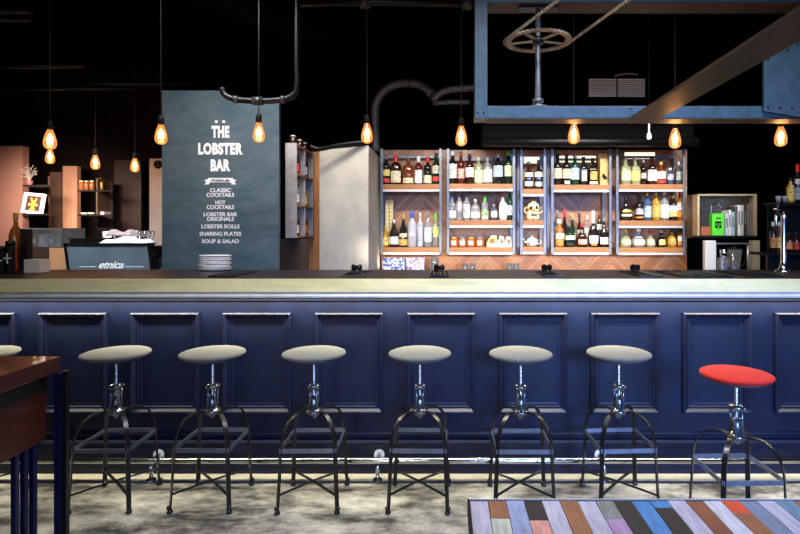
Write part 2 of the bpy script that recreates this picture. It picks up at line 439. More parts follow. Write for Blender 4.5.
# ---------------------------------------------------------------- dark red table bottom left
REDWOOD = mat('dark_red_timber', (.085,.011,.003), .38, col2=(.012,.003,.002), scale=7, stretch=(2.5,10,10), coat=.3)
BLUESTEEL = mat('blue_painted_steel', (.003,.008,.06), .35, metal=.2, noise=.2, scale=30)
lt = thing('wooden_table', (0,0,0), 'dark red wooden high table on blue steel legs', 'table')
lh = .90; ld = (EYE-lh)*F/(356-HY); lx = X(60.5, ld)
MB().box(lx-1.0, lx, .75, ld, lh-.058, lh, .004).build('tabletop', REDWOOD, lt)
MB().box(lx-.98, lx-.027, .81, ld-.03, lh-.12, lh-.0585).build('apron', mat('apron_black', (.002,.0015,.0015), .5, noise=.2), lt)
MB().box(lx-.055, lx-.03, .81, ld-.03, lh-.30, lh-.12, .002).build('side_board', REDWOOD, lt)
for qx, qy in ((lx-.005, ld-.028), (lx-.97, ld-.028), (lx-.005, .78), (lx-.97, .78)):
    MB().box(qx, qx+.025, qy, qy+.026, 0, lh-.0585, .002).build('leg', BLUESTEEL, lt)
for k, dy in enumerate((.085,.125,.165)):
    MB().box(lx-.052, lx-.034, ld-dy, ld-dy+.018, .02, lh-.30, .002).build('side_bar', BLUESTEEL, lt)
MB().box(lx-.06, lx-.02, .8, ld-.05, .0, .03, .002).build('bottom_rail', BLUESTEEL, lt)
MB().box(lx+.021, lx+.040, ld-.026, ld-.008, .0, lh-.05, .001).build('outer_strap', DARKMETAL, lt)

# ---------------------------------------------------------------- blackboard column with menu
bd = 3.78; bx = X(220.5, bd); bw = W(117, bd)
board = thing('menu_board', (bx, bd, 0), 'tall slate-blue menu board with white lettering', 'menu board')
slate = mat('slate_chalk_paint', (.026,.066,.088), .6, col2=(.082,.125,.148), scale=4.5, stretch=(1,1,2.2), bump=.12, bscale=30)
cut = [( -bw/2, .0), (bw/2, .0), (bw/2, Z(101,bd)), (bw/2-.10, Z(101,bd)), (bw/2-.30, Z(100,bd)), (bw/2-.40, Z(97.5,bd)), (bw/2-.43, Z(90.5,bd)), (-bw/2, Z(90.5,bd))]
MB().prism(cut, 0, .03).build('panel', slate, board)
CH_W = mat('white_lettering', (.85,.87,.88), .6, noise=.05, scale=60)
def line(txt, py, hpx, wpx, name, off=0., space=1.):
    # scale each line so that its cap height and its width are as read off
    cu_h = W(hpx, bd)
    o = text_mesh(txt, 1., name, CH_W, board, (0,0,0), offset=off, extrude=.001, space=space)
    xs = [v.co.x for v in o.data.vertices]; zs = [v.co.z for v in o.data.vertices]; ys = [v.co.y for v in o.data.vertices]
    w_, h_ = max(xs)-min(xs), max(zs)-min(zs)
    sx_, sz_ = W(wpx, bd)/w_, cu_h/h_
    mx_, mz_ = (max(xs)+min(xs))/2, min(zs)
    for v in o.data.vertices: v.co = Vector(((v.co.x-mx_)*sx_, v.co.y, (v.co.z-mz_)*sz_))
    o.location = (W(0,bd), -.0012, Z(py, bd))
    return o
t0 = line('THE', 137.8, 12.0, 17.8, 'title_lettering', .055, 1.1)
t1 = line('LOBSTER', 154.8, 12.0, 44.5, 'title_lettering', .055, 1.1)
t2 = line('BAR', 171.3, 12.0, 19.5, 'title_lettering', .055, 1.1)
for px in (216.3, 223.7): MB().cyl((X(px,bd)-bx,-.0015,Z(121.6,bd)), (X(px,bd)-bx,0.0005,Z(121.6,bd)), W(1.5,bd), n=16).build('title_dot', CH_W, board)
b = MB(); q = lambda px, py: (X(px,bd)-bx, Z(py,bd))
b.prism([q(208,178), q(233,178), q(233,182.5), q(208,182.5)], -.002, 0)
b.prism([q(204.5,180), q(209.5,179), q(209.5,184.3), q(204.5,184.6), q(206.5,182.3)], -.0035, -.002)
b.prism([q(236.5,180), q(231.5,179), q(231.5,184.3), q(236.5,184.6), q(234.5,182.3)], -.0035, -.002)
rb = b.build('ribbon', CH_W, board)
o = line('PREMIUM', 181.8, 2.6, 18, 'ribbon_lettering', .01); o.data.materials[0] = slate; o.location.y = -.0045; o['label'] = 'small dark lettering on the ribbon'
for txt, py, w_ in (('CLASSIC',192.2,21),('COCKTAILS',196.9,27.5),('HOT',204.4,10),('COCKTAILS',209.1,27.5),('LOBSTER BAR',216.3,33.5),('ORIGINALS',221.0,27),('LOBSTER ROLLS',228.4,38),('SHARING PLATES',235.8,41.5),('SOUP & SALAD',243.2,37)):
    line(txt, py, 4.0, w_, 'menu_lettering', .018)

# ---------------------------------------------------------------- plates on the bar
pm = WHITE
offs = [0,.004,-.005,.003,-.003,.006,-.002,.004]
plabs = ['lowest white plate of the stack in front of the menu board','second white plate from the bottom of the stack','third white plate from the bottom of the stack','fourth white plate from the bottom, middle of the stack',
 'fourth white plate from the top of the stack','third white plate from the top of the stack','second white plate from the top of the stack','topmost white plate of the stack in front of the menu board']
for i in range(8):
    pl = MB().lathe([(.055,0),(.06,.003),(.085,.006),(.104,.013),(.106,.016),(.103,.017),(.083,.010),(.055,.006),(.0,.006)], n=40, sy=.55)
    o = pl.build('plate', pm, None, (X(215,3.5)+offs[i], 3.50+offs[(i+3)%8]*.5, 1.1005+i*.0125)); tag(o, plabs[i], 'plate', 'stack of white plates')

# ---------------------------------------------------------------- back counter
STW = mat('steel_worktop', (.22,.22,.22), .35, metal=.6, noise=.15)
for xa_, xb_, lab in ((-3.9, X(318,4.56), 'low dark back counter carrying the coffee machine'), (X(383,4.56), 3.9, 'low dark back counter under the bottle shelves')):
    bc = thing('back_counter', ((xa_+xb_)/2, 4.5, 0), lab, 'counter'); hwb = (xb_-xa_)/2
    MB().box(-hwb, hwb, .02, .59, .0, .89).build('cabinet', BLACK, bc)
    MB().box(-hwb, hwb, 0, .6, .8905, .93, .003).build('worktop', STW, bc)
BC = .931

# ---------------------------------------------------------------- bottle shelves
SF, SB = 4.86, 5.10     # shelf front and back distance
def shelf_unit(x0, x1, boards, label, backrail=None, top=148.5, rear=True):
    X0, X1 = X(x0, SF), X(x1, SF); r = thing('bottle_shelf', ((X0+X1)/2, SB, 0), label, 'shelf', 'steel and oak bottle shelves')
    ox = (X0+X1)/2; t = .024; zt = Z(top, SF); zb = Z(254.5,SF)
    for xx in (X0, X1):
        MB().box(xx-ox-t/2, xx-ox+t/2, SF-SB, SF-SB+t, zb if rear else Z(255,SF), zt, .002).build('upright', STEEL, r)
        if rear: MB().box(xx-ox-t/2, xx-ox+t/2, -.03, -.03+t*.8, zb, zt, .002).build('upright', STEEL, r)
    for py in boards:
        z = Z(py, SF)
        MB().box(X0-ox+t/2, X1-ox-t/2, SF-SB-.004, -.032, z-.045, z, .003).build('shelf_board', SHELFWOOD, r)
        MB().box(X0-ox+t/2, X1-ox-t/2, SF-SB, SF-SB+.022, z-.068, z-.0455, .002).build('shelf_crossbar', mat('pale_crossbar', (.60,.58,.55), .35, metal=.3, noise=.1), r)
    if backrail:
        z = Z(backrail, SB); MB().box(X0-ox, X1-ox, -.034, -.022, z-.012, z+.012, .002).build('back_rail', STEEL, r)
    return r
shelf_unit(381.5, 440.5, [184.3, 247.3], 'leftmost bottle shelf, with two oak boards, next to the plaster column', 157.5)
shelf_unit(448, 514, [183.8, 220.3, 247.3], 'three-board bottle shelf with jars on its lowest board', 160)
shelf_unit(521.5, 545, [189, 220.3, 246.8], 'narrow bottle shelf only two bottles wide, in the middle of the row')
shelf_unit(552.5, 610.5, [184.8, 247.3], 'bottle shelf with a gold bird box on top and a crowded lower board', 160)
shelf_unit(617.5, 684.5, [184.3, 220.6, 247.6], 'rightmost bottle shelf, with three boards, next to the book box', 157.5)

# ---------------------------------------------------------------- bottles
G = dict(amber=('amber_glass',(.22,.05,.012),.25), brown=('brown_glass',(.035,.010,.006),.1), dark=('dark_glass',(.012,.010,.010),.0), green=('green_glass',(.008,.06,.025),.2),
         dgreen=('dark_green_glass',(.01,.03,.015),.1), clear=('clear_glass',(.72,.76,.78),.75), frost=('frosted_glass',(.70,.74,.82),.4), gold=('golden_glass',(.75,.42,.05),.5),
         pale=('pale_green_glass',(.55,.62,.35),.55), blue=('blue_glass',(.08,.14,.3),.4), orange=('orange_glass',(.6,.22,.04),.5), red=('red_glass',(.12,.015,.012),.2), grey=('grey_glass',(.12,.13,.15),.4))
def gm(k): n, c, t = G[k]; return glass_mat(n, c, .06 if k != 'frost' else .3, t)
K = dict(red=(.62,.02,.02), white=(.85,.85,.84), cream=(.78,.68,.45), black=(.01,.01,.012), silver=(.6,.62,.65), gold=(.65,.42,.10), blue=(.05,.10,.45), green=(.12,.55,.05), brown=(.15,.05,.02), grey=(.2,.2,.22), dgreen=(.01,.10,.05))
def km(k): return mat('cap_'+k, K[k], .35, metal=.6 if k in ('silver','gold') else 0., noise=.08, scale=60)
L = dict(cream=(.82,.72,.48), white=(.86,.85,.82), yellow=(.85,.72,.18), pink=(.80,.45,.38), blue=(.42,.56,.80), green=(.35,.62,.30), red=(.70,.05,.04), orange=(.85,.30,.05), gold=(.62,.42,.10), grey=(.45,.46,.48), lilac=(.62,.58,.75), olive=(.72,.72,.45), black=(.02,.02,.025), lime=(.60,.78,.20))
PROF = {
 'std':  [(0,.92),(.015,1.05),(.60,1.05),(.66,.97),(.72,.64),(.77,.42),(.97,.38)],
 'square':[(0,.92),(.015,1),(.58,1),(.64,.90),(.68,.50),(.72,.36),(.97,.34)],
 'round':[(0,.62),(.03,.78),(.18,.98),(.32,1),(.46,.84),(.56,.50),(.62,.30),(.97,.27)],
 'slim': [(0,.92),(.02,1),(.40,1),(.55,.80),(.68,.46),(.76,.38),(.97,.34)],
 'wide': [(0,.90),(.02,1),(.60,1),(.70,.80),(.78,.35),(.97,.30)],
 'flask':[(0,.80),(.03,.95),(.25,1),(.45,.9),(.58,.55),(.66,.30),(.97,.28)],
}
def bottle(px, d, zb, ytop, w, shape, glass, cap, labels, text, group, capf=.14, name='bottle', fl=1.):
    h = Z(ytop, d)-zb; r_ = W(w, d)/2; x = X(px, d)
    t = thing(name, (x, d, zb), text, 'bottle', group)
    sq = shape == 'square'; pr = PROF[shape]
    body = [(rr*r_, zz*h) for zz, rr in pr]
    sy = min(1., .042/r_) if fl == 1. else fl
    MB().lathe(body, n=20 if not sq else 32, sq=sq, sy=sy).build('glass_body', gm(glass), t)
    nr = pr[-1][1]*r_*1.22
    MB().lathe([(nr*.96,h*(1-capf)),(nr,h*(1-capf)+.002),(nr,h-.002),(nr*.9,h)], n=16, sy=min(sy*1.1,1)).build('cap', km(cap), t)
    for (lc, z0, z1, *rest) in labels:
        wf = rest[0] if rest else .86; ink = rest[1] if len(rest) > 1 else (.06,.05,.05)
        def rad(zf):
            for (za, ra), (zc, rc) in zip(pr, pr[1:]):
                if za <= zf <= zc: return ra+(rc-ra)*(zf-za)/max(1e-6, zc-za)
            return pr[-1][1]
        half = math.asin(min(.97, wf))
        prf = [((rad(z0+(z1-z0)*k/4)*r_+.0012), (z0+(z1-z0)*k/4)*h) for k in range(5)]
        MB().lathe(prf, n=12, sq=sq, sy=sy*1.0+.03*(sy<1), arc=(-math.pi/2-half, -math.pi/2+half)).build('label', label_mat(L[lc], ink), t)
    return t
D = 4.955
def row(py, items, group, d=D, dz=0.):
    zb = Z(py, SF)+.0006+dz
    for it in items: bottle(it[0], it[1] if False else d, zb, *it[1:7], it[7], group, **(it[8] if len(it) > 8 else {}))
g = 'bottles on the top board of the leftmost shelf'
row(184.3, [
 (386,155.5,8.4,'std','dark','grey',[('yellow',.30,.52,.9,(.5,.1,.05)),('red',.08,.22)],'dark bottle with a yellow label beside the left upright, top board of the leftmost shelf'),
 (396,155.2,11.2,'wide','brown','red',[('cream',.08,.46)],'dark squat bottle with a long red wax neck and a big cream label',dict(capf=.30)),
 (408.3,158,11.5,'wide','amber','brown',[('cream',.06,.26)],'amber decanter bottle with a low cream label, right of the red wax necked bottle'),
 (418.5,156.5,8,'std','red','white',[('white',.06,.52)],'reddish bottle with a white cap and tall white label, top left shelf',dict(capf=.2)),
 (427.6,157,7.8,'std','dark','red',[('cream',.06,.34,.95)],'dark bottle with a short red cap and a low pale label',dict(capf=.2)),
 (436.2,153.5,8,'std','dgreen','black',[('cream',.36,.60,.95),('red',.12,.26)],'dark bottle with a cream label above a red band on the leftmost shelf'),
], g)
g = 'bottles on the lower board of the leftmost shelf'
row(247.3, [
 (385.5,226,6.5,'std','gold','gold',[('yellow',.10,.45)],'small golden bottle at the left end of the leftmost shelf\'s lower board'),
 (394,219.5,10,'slim','dark','silver',[('white',.10,.38,.9)],'dark wine-like bottle with a white label in front of the tall yellow box'),
 (403.3,214.5,9,'slim','dark','gold',[('gold',.05,.24,.95),('olive',.30,.42,.8)],'black champagne bottle with gold labels on the leftmost shelf'),
 (412.2,211,8.5,'std','frost','blue',[('lilac',.30,.40,.8)],'frosted white bottle with a blue cap',dict(capf=.2)),
 (420.2,213,5.8,'std','frost','silver',[('blue',.60,.68,.9),('blue',.05,.15,.8)],'slender frosted bottle with a round blue mark'),
 (428,212,8,'std','clear','grey',[('white',.15,.55,.8,(.6,.1,.1))],'clear bottle with a tall white label between the slender bottle and the green-capped one'),
 (435.8,214,6.8,'std','clear','green',[('lime',.30,.62,.8)],'clear bottle with a green cap and yellow-green label',dict(capf=.2)),
], g)
g = 'bottles on the top board of the second shelf'
row(183.8, [
 (452.5,151,8.2,'std','dark','silver',[('white',.18,.60,.95)],'dark bottle with a very large white label, leftmost on the second shelf\'s top board'),
 (461,152,7,'std','red','brown',[('pink',.18,.48,.9)],'reddish-brown bottle with a pink label'),
 (469.6,154,8,'std','brown','black',[('white',.24,.55,.95)],'brown bottle with a short white label right of the pink-labelled one'),
 (478.5,157,8.6,'wide','pale','cream',[('olive',.06,.52,.95)],'square-shouldered bottle with a cork and a yellowish label'),
 (487.6,157,9,'wide','clear','cream',[('white',.08,.54,.95)],'bottle with a cork stopper and a large white label'),
 (498,153.5,10,'wide','dark','silver',[('blue',.24,.60,.95)],'broad bottle with a pale blue label on the second shelf'),
 (508.3,151,8.2,'std','dgreen','green',[('olive',.24,.56,.9,(.05,.2,.05))],'tall dark green bottle with a mottled green label beside the pale blue labelled one'),
], g)
g = 'bottles on the middle board of the second shelf'
row(220.3, [
 (452,196,8,'std','clear','blue',[('white',.12,.40,.9,(.7,.1,.1))],'clear bottle with a small blue cap at the left end of the middle board'),
 (459.3,193,7,'std','clear','grey',[('grey',.32,.60,.8)],'clear bottle with a round grey emblem'),
 (466.6,193,7,'std','clear','grey',[('white',.10,.58,.85)],'clear bottle with a tall white label right of the round grey emblem bottle'),
 (475.3,199.5,9.5,'wide','clear','silver',[('white',.12,.40,.9)],'squat clear bottle with a silver stopper and white label'),
 (484.8,195.5,6.5,'std','clear','green',[('green',.20,.45,.9),('white',.05,.18,.9)],'clear bottle with a thick bright green cap',dict(capf=.24)),
 (493.8,204.5,9.5,'wide','grey','grey',[('white',.20,.55,.6)],'short dark bottle with a pale diamond label'),
 (502.8,193,7.4,'square','frost','red',[('white',.10,.55,.9)],'pale square bottle with a red cap on the middle board'),
 (510,191,7.4,'std','green','dgreen',[('white',.18,.50,.8)],'green bottle with a white label at the right end of the middle board'),
], g)
g = 'bottles on the narrow shelf'
row(189, [
 (528.5,161.5,8,'square','brown','black',[('white',.45,.60,.95),('white',.12,.28,.8)],'square bottle with two white labels, left one on the narrow shelf'),
 (538.4,160,8,'square','dark','black',[('white',.42,.58,.95,(.3,.3,.3)),('grey',.10,.26,.8)],'dark square bottle with a grey lower label, right one on the narrow shelf'),
], g)
g = 'bottles on the top board of the fourth shelf'
row(184.8, [
 (557.6,154,8,'std','dark','black',[('cream',.22,.54,.95)],'dark bottle with a cream label beside the left upright of the fourth shelf'),
 (566.5,154,8,'std','dark','brown',[('olive',.22,.52,.95),('white',.04,.14,.6)],'dark bottle with a yellowish label, second on the fourth shelf\'s top board'),
 (574.8,154,8.2,'std','green','silver',[('blue',.18,.55,.95,(.5,.5,.6))],'green bottle with a pale blue label'),
 (583.4,157,8.4,'std','dark','black',[('grey',.15,.55,.6)],'black bottle with grey print in the middle of the fourth shelf'),
 (592.6,158,9,'square','dark','black',[('gold',.20,.50,.6),('white',.04,.14,.7)],'black square bottle left of the gold bird box'),
], g)
g = 'bottles in the rear row on the crowded board'
row(247.3, [
 (557,210,6.5,'std','grey','grey',[('grey',.3,.55)],'rear grey bottle in the left corner of the crowded board'),
 (564.5,209.5,7,'slim','dark','red',[('cream',.15,.35)],'rear dark bottle with a red capsule',dict(capf=.2)),
 (572.3,214,6.5,'slim','dgreen','gold',[('olive',.2,.42)],'rear green bottle with a gold capsule'),
 (579.5,213,6,'slim','dark','black',[('grey',.3,.5)],'rear thin dark bottle with a plain black neck'),
 (587,216,7,'std','clear','silver',[('white',.3,.6)],'rear clear bottle with a silver cap'),
 (599.5,213,7,'std','dark','brown',[('white',.5,.66)],'rear dark bottle with a brown cap and white neck label'),
], g, d=5.03)
g = 'bottles in the front row on the crowded board'
row(247.3, [
 (559.3,219.5,8.4,'std','orange','white',[('white',.30,.50),('orange',.06,.28)],'front bottle with a white cap and an orange and white label'),
 (569.8,226,9.5,'std','dgreen','black',[('white',.35,.55,.9,(.1,.4,.1)),('black',.1,.2)],'front short green bottle with a white label and black cap'),
 (582,224,11,'flask','brown','red',[('pink',.12,.34,.8)],'front round dark bottle with a red cap and pink label'),
 (593.2,211,10.5,'round','dark','white',[('white',.10,.32,.85),('orange',.04,.09,.7)],'front tall-necked round bottle with a long white neck and orange stripe',dict(capf=.34)),
 (603.8,218,9.8,'flask','dark','grey',[('white',.10,.34,.85)],'front round dark bottle with a white label at the right end of the crowded board'),
], g, d=4.92)
g = 'bottles on the top board of the rightmost shelf'
row(184.3, [
 (625.3,157,9.2,'square','pale','silver',[('cream',.16,.50,.96)],'square bottle with a cream label, leftmost on the rightmost shelf\'s top board'),
 (635,157,8.6,'square','pale','cream',[('yellow',.16,.50,.96)],'square bottle with a yellow label and a pale stopper'),
 (643.3,159,5.4,'std','dark','silver',[('lilac',.25,.45,.9)],'slim dark bottle with a small lilac label'),
 (651.8,157,8.8,'std','brown','black',[('white',.14,.54,.96)],'dark bottle with a white label bearing black marks'),
 (660.8,162,9,'std','amber','gold',[('white',.26,.58,.96,(.7,.1,.1)),('red',.08,.2,.96)],'bottle with a white label over a red band'),
 (670,168,6.4,'std','blue','white',[('lilac',.3,.62,.9)],'smallest bottle on the rightmost shelf\'s top board, with a white cap'),
 (678.6,161,7.4,'std','grey','silver',[('grey',.2,.55,.8)],'ornate clear bottle with a silver stopper at the end of the top board',dict(capf=.2)),
], g)
g = 'bottles on the middle board of the rightmost shelf'
row(220.6, [
 (626,197,13,'flask','dark','black',[('gold',.35,.45,.7),('olive',.18,.28,.8)],'broad dark ornate bottle with gold bands'),
 (639,196,8,'std','dark','black',[('grey',.25,.48,.9),('orange',.10,.16,.9)],'dark bottle with a grey label and a thin orange line'),
 (647.3,192,7.4,'std','blue','gold',[('blue',.12,.50,.9)],'bottle with a blue and white label and gold cap'),
 (656,192,8,'std','gold','gold',[('gold',.12,.55,.95)],'golden bottle with a gold label and gold cap'),
 (664.4,191,8,'std','clear','cream',[('white',.10,.55,.95,(.3,.3,.6))],'clear bottle with a tall white label and a cream cap'),
 (673,195,8,'std','dark','gold',[('white',.34,.58,.95),('yellow',.16,.32,.95)],'dark bottle with a white over yellow label'),
 (680.8,190,7.8,'std','orange','red',[('white',.34,.58,.95),('orange',.12,.3,.95)],'bottle with a red cap and an orange and white label',dict(capf=.22)),
], g)
g = 'bottles on the lowest board of the rightmost shelf'
row(247.6, [
 (625.5,229,12,'round','pale','gold',[('olive',.12,.42,.7)],'pale green round bottle with a gold stopper'),
 (638.5,229,14,'round','clear','white',[('white',.12,.42,.75),('blue',.52,.60,.9)],'white round bottle with a blue neck band, widest on the lowest board'),
 (650.3,230.5,9,'flask','pale','red',[('cream',.14,.46,.8)],'greenish round bottle with a red neck',dict(capf=.2)),
 (661,230.5,9,'flask','dark','silver',[('yellow',.14,.46,.7)],'dark round bottle with a round yellow label'),
 (671.5,228,9,'flask','gold','black',[('gold',.14,.5,.85,(.02,.02,.02))],'golden bottle with a ring label and a black cap',dict(capf=.2)),
 (681,228,8,'std','orange','black',[('white',.30,.58,.9),('orange',.1,.28,.9)],'small bottle with an orange label and a black cap',dict(capf=.2)),
], g)

# other things on the shelves
def box_thing(name, x0, x1, y0, y1, z0, z1, m, label, cat, group=None, bev=.002, kids=None):
    cx_, cy_ = (x0+x1)/2, (y0+y1)/2
    b = MB().box(x0-cx_, x1-cx_, y0-cy_, y1-cy_, 0, z1-z0, bev)
    if kids is None:
        o = b.build(name, m, None, (cx_, cy_, z0)); return tag(o, label, cat, group)
    t = thing(name, (cx_, cy_, z0), label, cat, group); b.build('body', m, t); return t
yz = Z(247.3,SF)+.001
t = box_thing('gift_box', X(385.6,5.03), X(393.2,5.03), 5.015, 5.06, yz, Z(200,5.03), mat('yellow_card', (.80,.66,.32), .5, noise=.08), 'tall narrow yellow box behind the bottles at the left', 'box', kids=1)
b = MB()
for k in range(9): b.box(-.006, .006, -.0240, -.0225, .10+k*.036, .10+k*.036+.018)
b.build('printed_marks', mat('ink_brown', (.25,.15,.05), .6), t)
d = 4.95; z0 = Z(184.8,SF)+.001
t = box_thing('gift_box', X(599,d), X(608.8,d), d-.04, d+.04, z0, Z(154,d), mat('gold_card', (.70,.45,.14), .42, noise=.12, scale=10), 'gold box with a black bird mark at the right end of the fourth shelf', 'box', kids=1)
b = MB(); yy = -.042
b.prism([(-.030,.08),(-.022,.115),(-.005,.095),(.022,.070),(.012,.062),(.030,.050),(.0,.055),(-.012,.045),(-.020,.062)], yy, yy+.0015); b.build('bird_mark', BLACK, t)
b = MB()
b.prism([(-.018,.215),(0,.228),(.018,.215),(.015,.21),(0,.22),(-.015,.21)], yy, yy+.0015); b.build('arched_print', mat('ink_brown', (.25,.15,.05), .6), t)
# ornate gold skull-like decanter
d = 4.95; zz = Z(220.3,SF)+.001
t = thing('ornate_decanter', (X(533.3,d), d, zz), 'ornate gold and cream sculpted decanter in the middle of the narrow shelf', 'decanter')
b = MB().lathe([(.045,0),(.060,.01),(.066,.035),(.055,.065),(.062,.085)], n=24, sy=.6); b.sphere((0,0,.115), .062, (1,.7,.95)); b.lathe([(.025,.165),(.030,.180),(.02,.188)], n=16); b.build('body', mat('gold_porcelain', (.42,.22,.05), .3, col2=(.80,.70,.46), scale=45, ramp=(.44,.52)), t)
b = MB()
for sx_ in (-.024, .024): b.sphere((sx_, -.036, .118), .014, (1,.6,1.1), n=10)
b.sphere((0,-.044,.092), .007, n=8); b.box(-.028,.028,-.048,-.036,.045,.056)
b.build('dark_relief', BLACK, t)
b = MB()
for sx_ in (-1, 1): b.tube([(sx_*.055,0,.06),(sx_*.082,0,.08),(sx_*.080,0,.11),(sx_*.058,0,.12)], .007, n=8)
b.build('scroll_handle', mat('gold_porcelain', (.72,.48,.16)), t)
zz = Z(246.8,SF)+.001
t = thing('teapot', (X(532,d), d, zz), 'white patterned teapot on the lowest board of the narrow shelf', 'teapot')
pot = mat('patterned_china', (.85,.85,.82), .25, col2=(.10,.10,.12), scale=45, ramp=(.55,.60))
MB().lathe([(.030,0),(.050,.012),(.058,.04),(.050,.068),(.028,.08)], n=24).build('body', pot, t)
MB().lathe([(.026,.08),(.018,.088),(.006,.09),(.008,.1),(.003,.104)], n=16).build('lid', WHITE, t)
MB().tube([(.050,0,.022),(.078,0,.03),(.082,0,.055),(.052,0,.062)], .005, n=8).build('handle', pot, t)
MB().tube([(-.050,0,.035),(-.070,0,.045),(-.082,0,.072)], .007, n=8).build('spout', pot, t)
# jars on the lowest board of the second shelf
zz = Z(247.3,SF)+.001
jl = ['leftmost small amber jar with a white label on the lowest board','second small amber jar from the left upright','third small amber jar, left of the rightmost jar','rightmost small amber jar, next to the yellow packet']
for i, px in enumerate((454,462.5,471,479.8)):
    t = thing('jar', (X(px,d), d, zz), jl[i], 'jar', 'amber jars on the lowest board')
    MB().lathe([(.030,0),(.036,.004),(.038,.012),(.038,.066),(.030,.075)], n=20).build('glass_body', glass_mat('jar_amber', (.75,.22,.06), .08, .4), t)
    MB().lathe([(.032,.075),(.034,.077),(.034,.090),(.030,.093)], n=20).build('lid', km('grey' if i%2 else 'gold'), t)
    MB().lathe([(.0390,.018),(.0390,.058)], n=10, arc=(-math.pi/2-.75,-math.pi/2+.45), cap=False).build('label', label_mat(L['white']), t)
def packet(px0, px1, ytop, m, label, lean=0.):
    t = thing('packet', (X((px0+px1)/2,d), d, zz), label, 'packet')
    w_ = W(px1-px0,d); h_ = W(247-ytop,d)
    MB().prism([(-w_/2,0),(w_/2,0),(w_/2-.004,h_*.5),(w_/2-.012,h_*.96),(-w_/2+.012+lean,h_),(-w_/2+.002,h_*.4)], -.03, .03).build('wrapper', m, t)
    MB().prism([(-w_/4,h_*.3),(w_/4,h_*.35),(w_/5,h_*.75),(-w_/5,h_*.7)], -.0315, -.0302).build('print', mat('ink_brown', (.25,.15,.05), .6), t)
packet(486.5,497.5,235.5, mat('yellow_packet', (.85,.62,.14), .45, col2=(.85,.82,.75), scale=18, ramp=(.48,.52)), 'yellow and white packet on the lowest board, right of the jars', .03)
packet(498,504.5,236, mat('white_packet', (.85,.84,.80), .5, noise=.1), 'white packet next to the yellow one')
packet(505,511.5,236.5, mat('cream_packet', (.80,.74,.55), .5, noise=.1), 'cream packet beside the right upright of the second shelf')
# blue-white patterned tins on the back counter
def tin(px0, px1, ytop, c1, c2, label):
    d = 4.85
    m = mat('tin_print_'+label.split()[0], c1, .35, col2=c2, scale=38, ramp=(.48,.53))
    t = thing('decorated_tin', (X((px0+px1)/2,d), d, BC), label, 'tin')
    w_ = W(px1-px0,d)/2; h_ = Z(ytop,d)-BC
    MB().box(-w_, w_, -.05, .05, 0, h_-.012, .004).build('body', m, t)
    MB().box(-w_-.002, w_+.002, -.052, .052, h_-.012, h_, .003).build('lid', m, t)
tin(383,405,257.5,(.04,.10,.36),(.80,.82,.90),'blue and white patterned tin under the leftmost shelf')
tin(406.5,424.5,257.5,(.75,.74,.85),(.22,.10,.35),'purple and white patterned tin right of the blue one')
CLEAR = glass_mat('thin_glass', (.9,.93,.95), .03, .9)
gl = [(434.5,4.7,'glass jar standing beside the purple patterned tin',.10,.038),(465,4.85,'small upturned glass on the back counter, left of a pair',.055,.028),(472.5,4.85,'small upturned glass on the back counter, right of a pair',.055,.028),(509.5,4.85,'short glass below the right upright of the second shelf',.055,.028),(516.5,4.85,'short glass below the gap before the narrow shelf',.055,.028)]
for px, d_, lab, hh, rr in gl:
    hh = Z(263.5 if rr < .03 else 257.5, d_)-BC
    o = MB().lathe([(rr*.85,0),(rr,.004),(rr,hh),(rr*.93,hh),(rr*.9,.006),(0.,.006)], n=20).build('drinking_glass', CLEAR, None, (X(px,d_), d_, BC)); tag(o, lab, 'glass', 'glasses on the back counter')

# LED strips behind the top boards
def led(x0, x1, py, lab, d=5.085):
    t = thing('strip_light', ((X(x0,d)+X(x1,d))/2, d, Z(py,d)), lab, 'light')
    w_ = (X(x1,d)-X(x0,d))/2
    MB().box(-w_, w_, .0, .012, -.03, .03, .003).build('diffuser', mat('led_diffuser', (.9,.8,.6), .5, emis=(1,.80,.52), est=1.6), t)
    MB().box(-w_-.01, w_+.01, .012, .03, -.036, .036, .002).build('housing', STEEL, t)
led(556, 596, 159, 'warm strip light behind the top row of the fourth shelf')
led(625, 655, 155.5, 'warm strip light behind the top row of the rightmost shelf')
led(524, 542, 160, 'warm strip light behind the narrow shelf')

# ---------------------------------------------------------------- plaster column, open cabinet, wood boards
def vprism(name, pts, z0, z1, m, label, cat):
    cx_ = sum(p[0] for p in pts)/len(pts); cy_ = sum(p[1] for p in pts)/len(pts)
    o = MB().prism([(p[0]-cx_, p[1]-cy_) for p in pts], 0, z1-z0, 'z').build(name, m, None, (cx_, cy_, z0)); return tag(o, label, cat)
A, B_, C_ = (X(319.5,4.56),4.56), (X(368.5,4.30),4.30), (X(380,5.04),5.04)
o = vprism('plaster_column', [A, B_, C_, (X(335,5.04),5.04)], 0, Z(145.5,4.30), mat('pale_plaster', (.36,.345,.315), .6, col2=(.58,.55,.48), scale=3.5, bump=.15, bscale=20), 'pale smooth plaster column left of the bottle shelves', 'column')
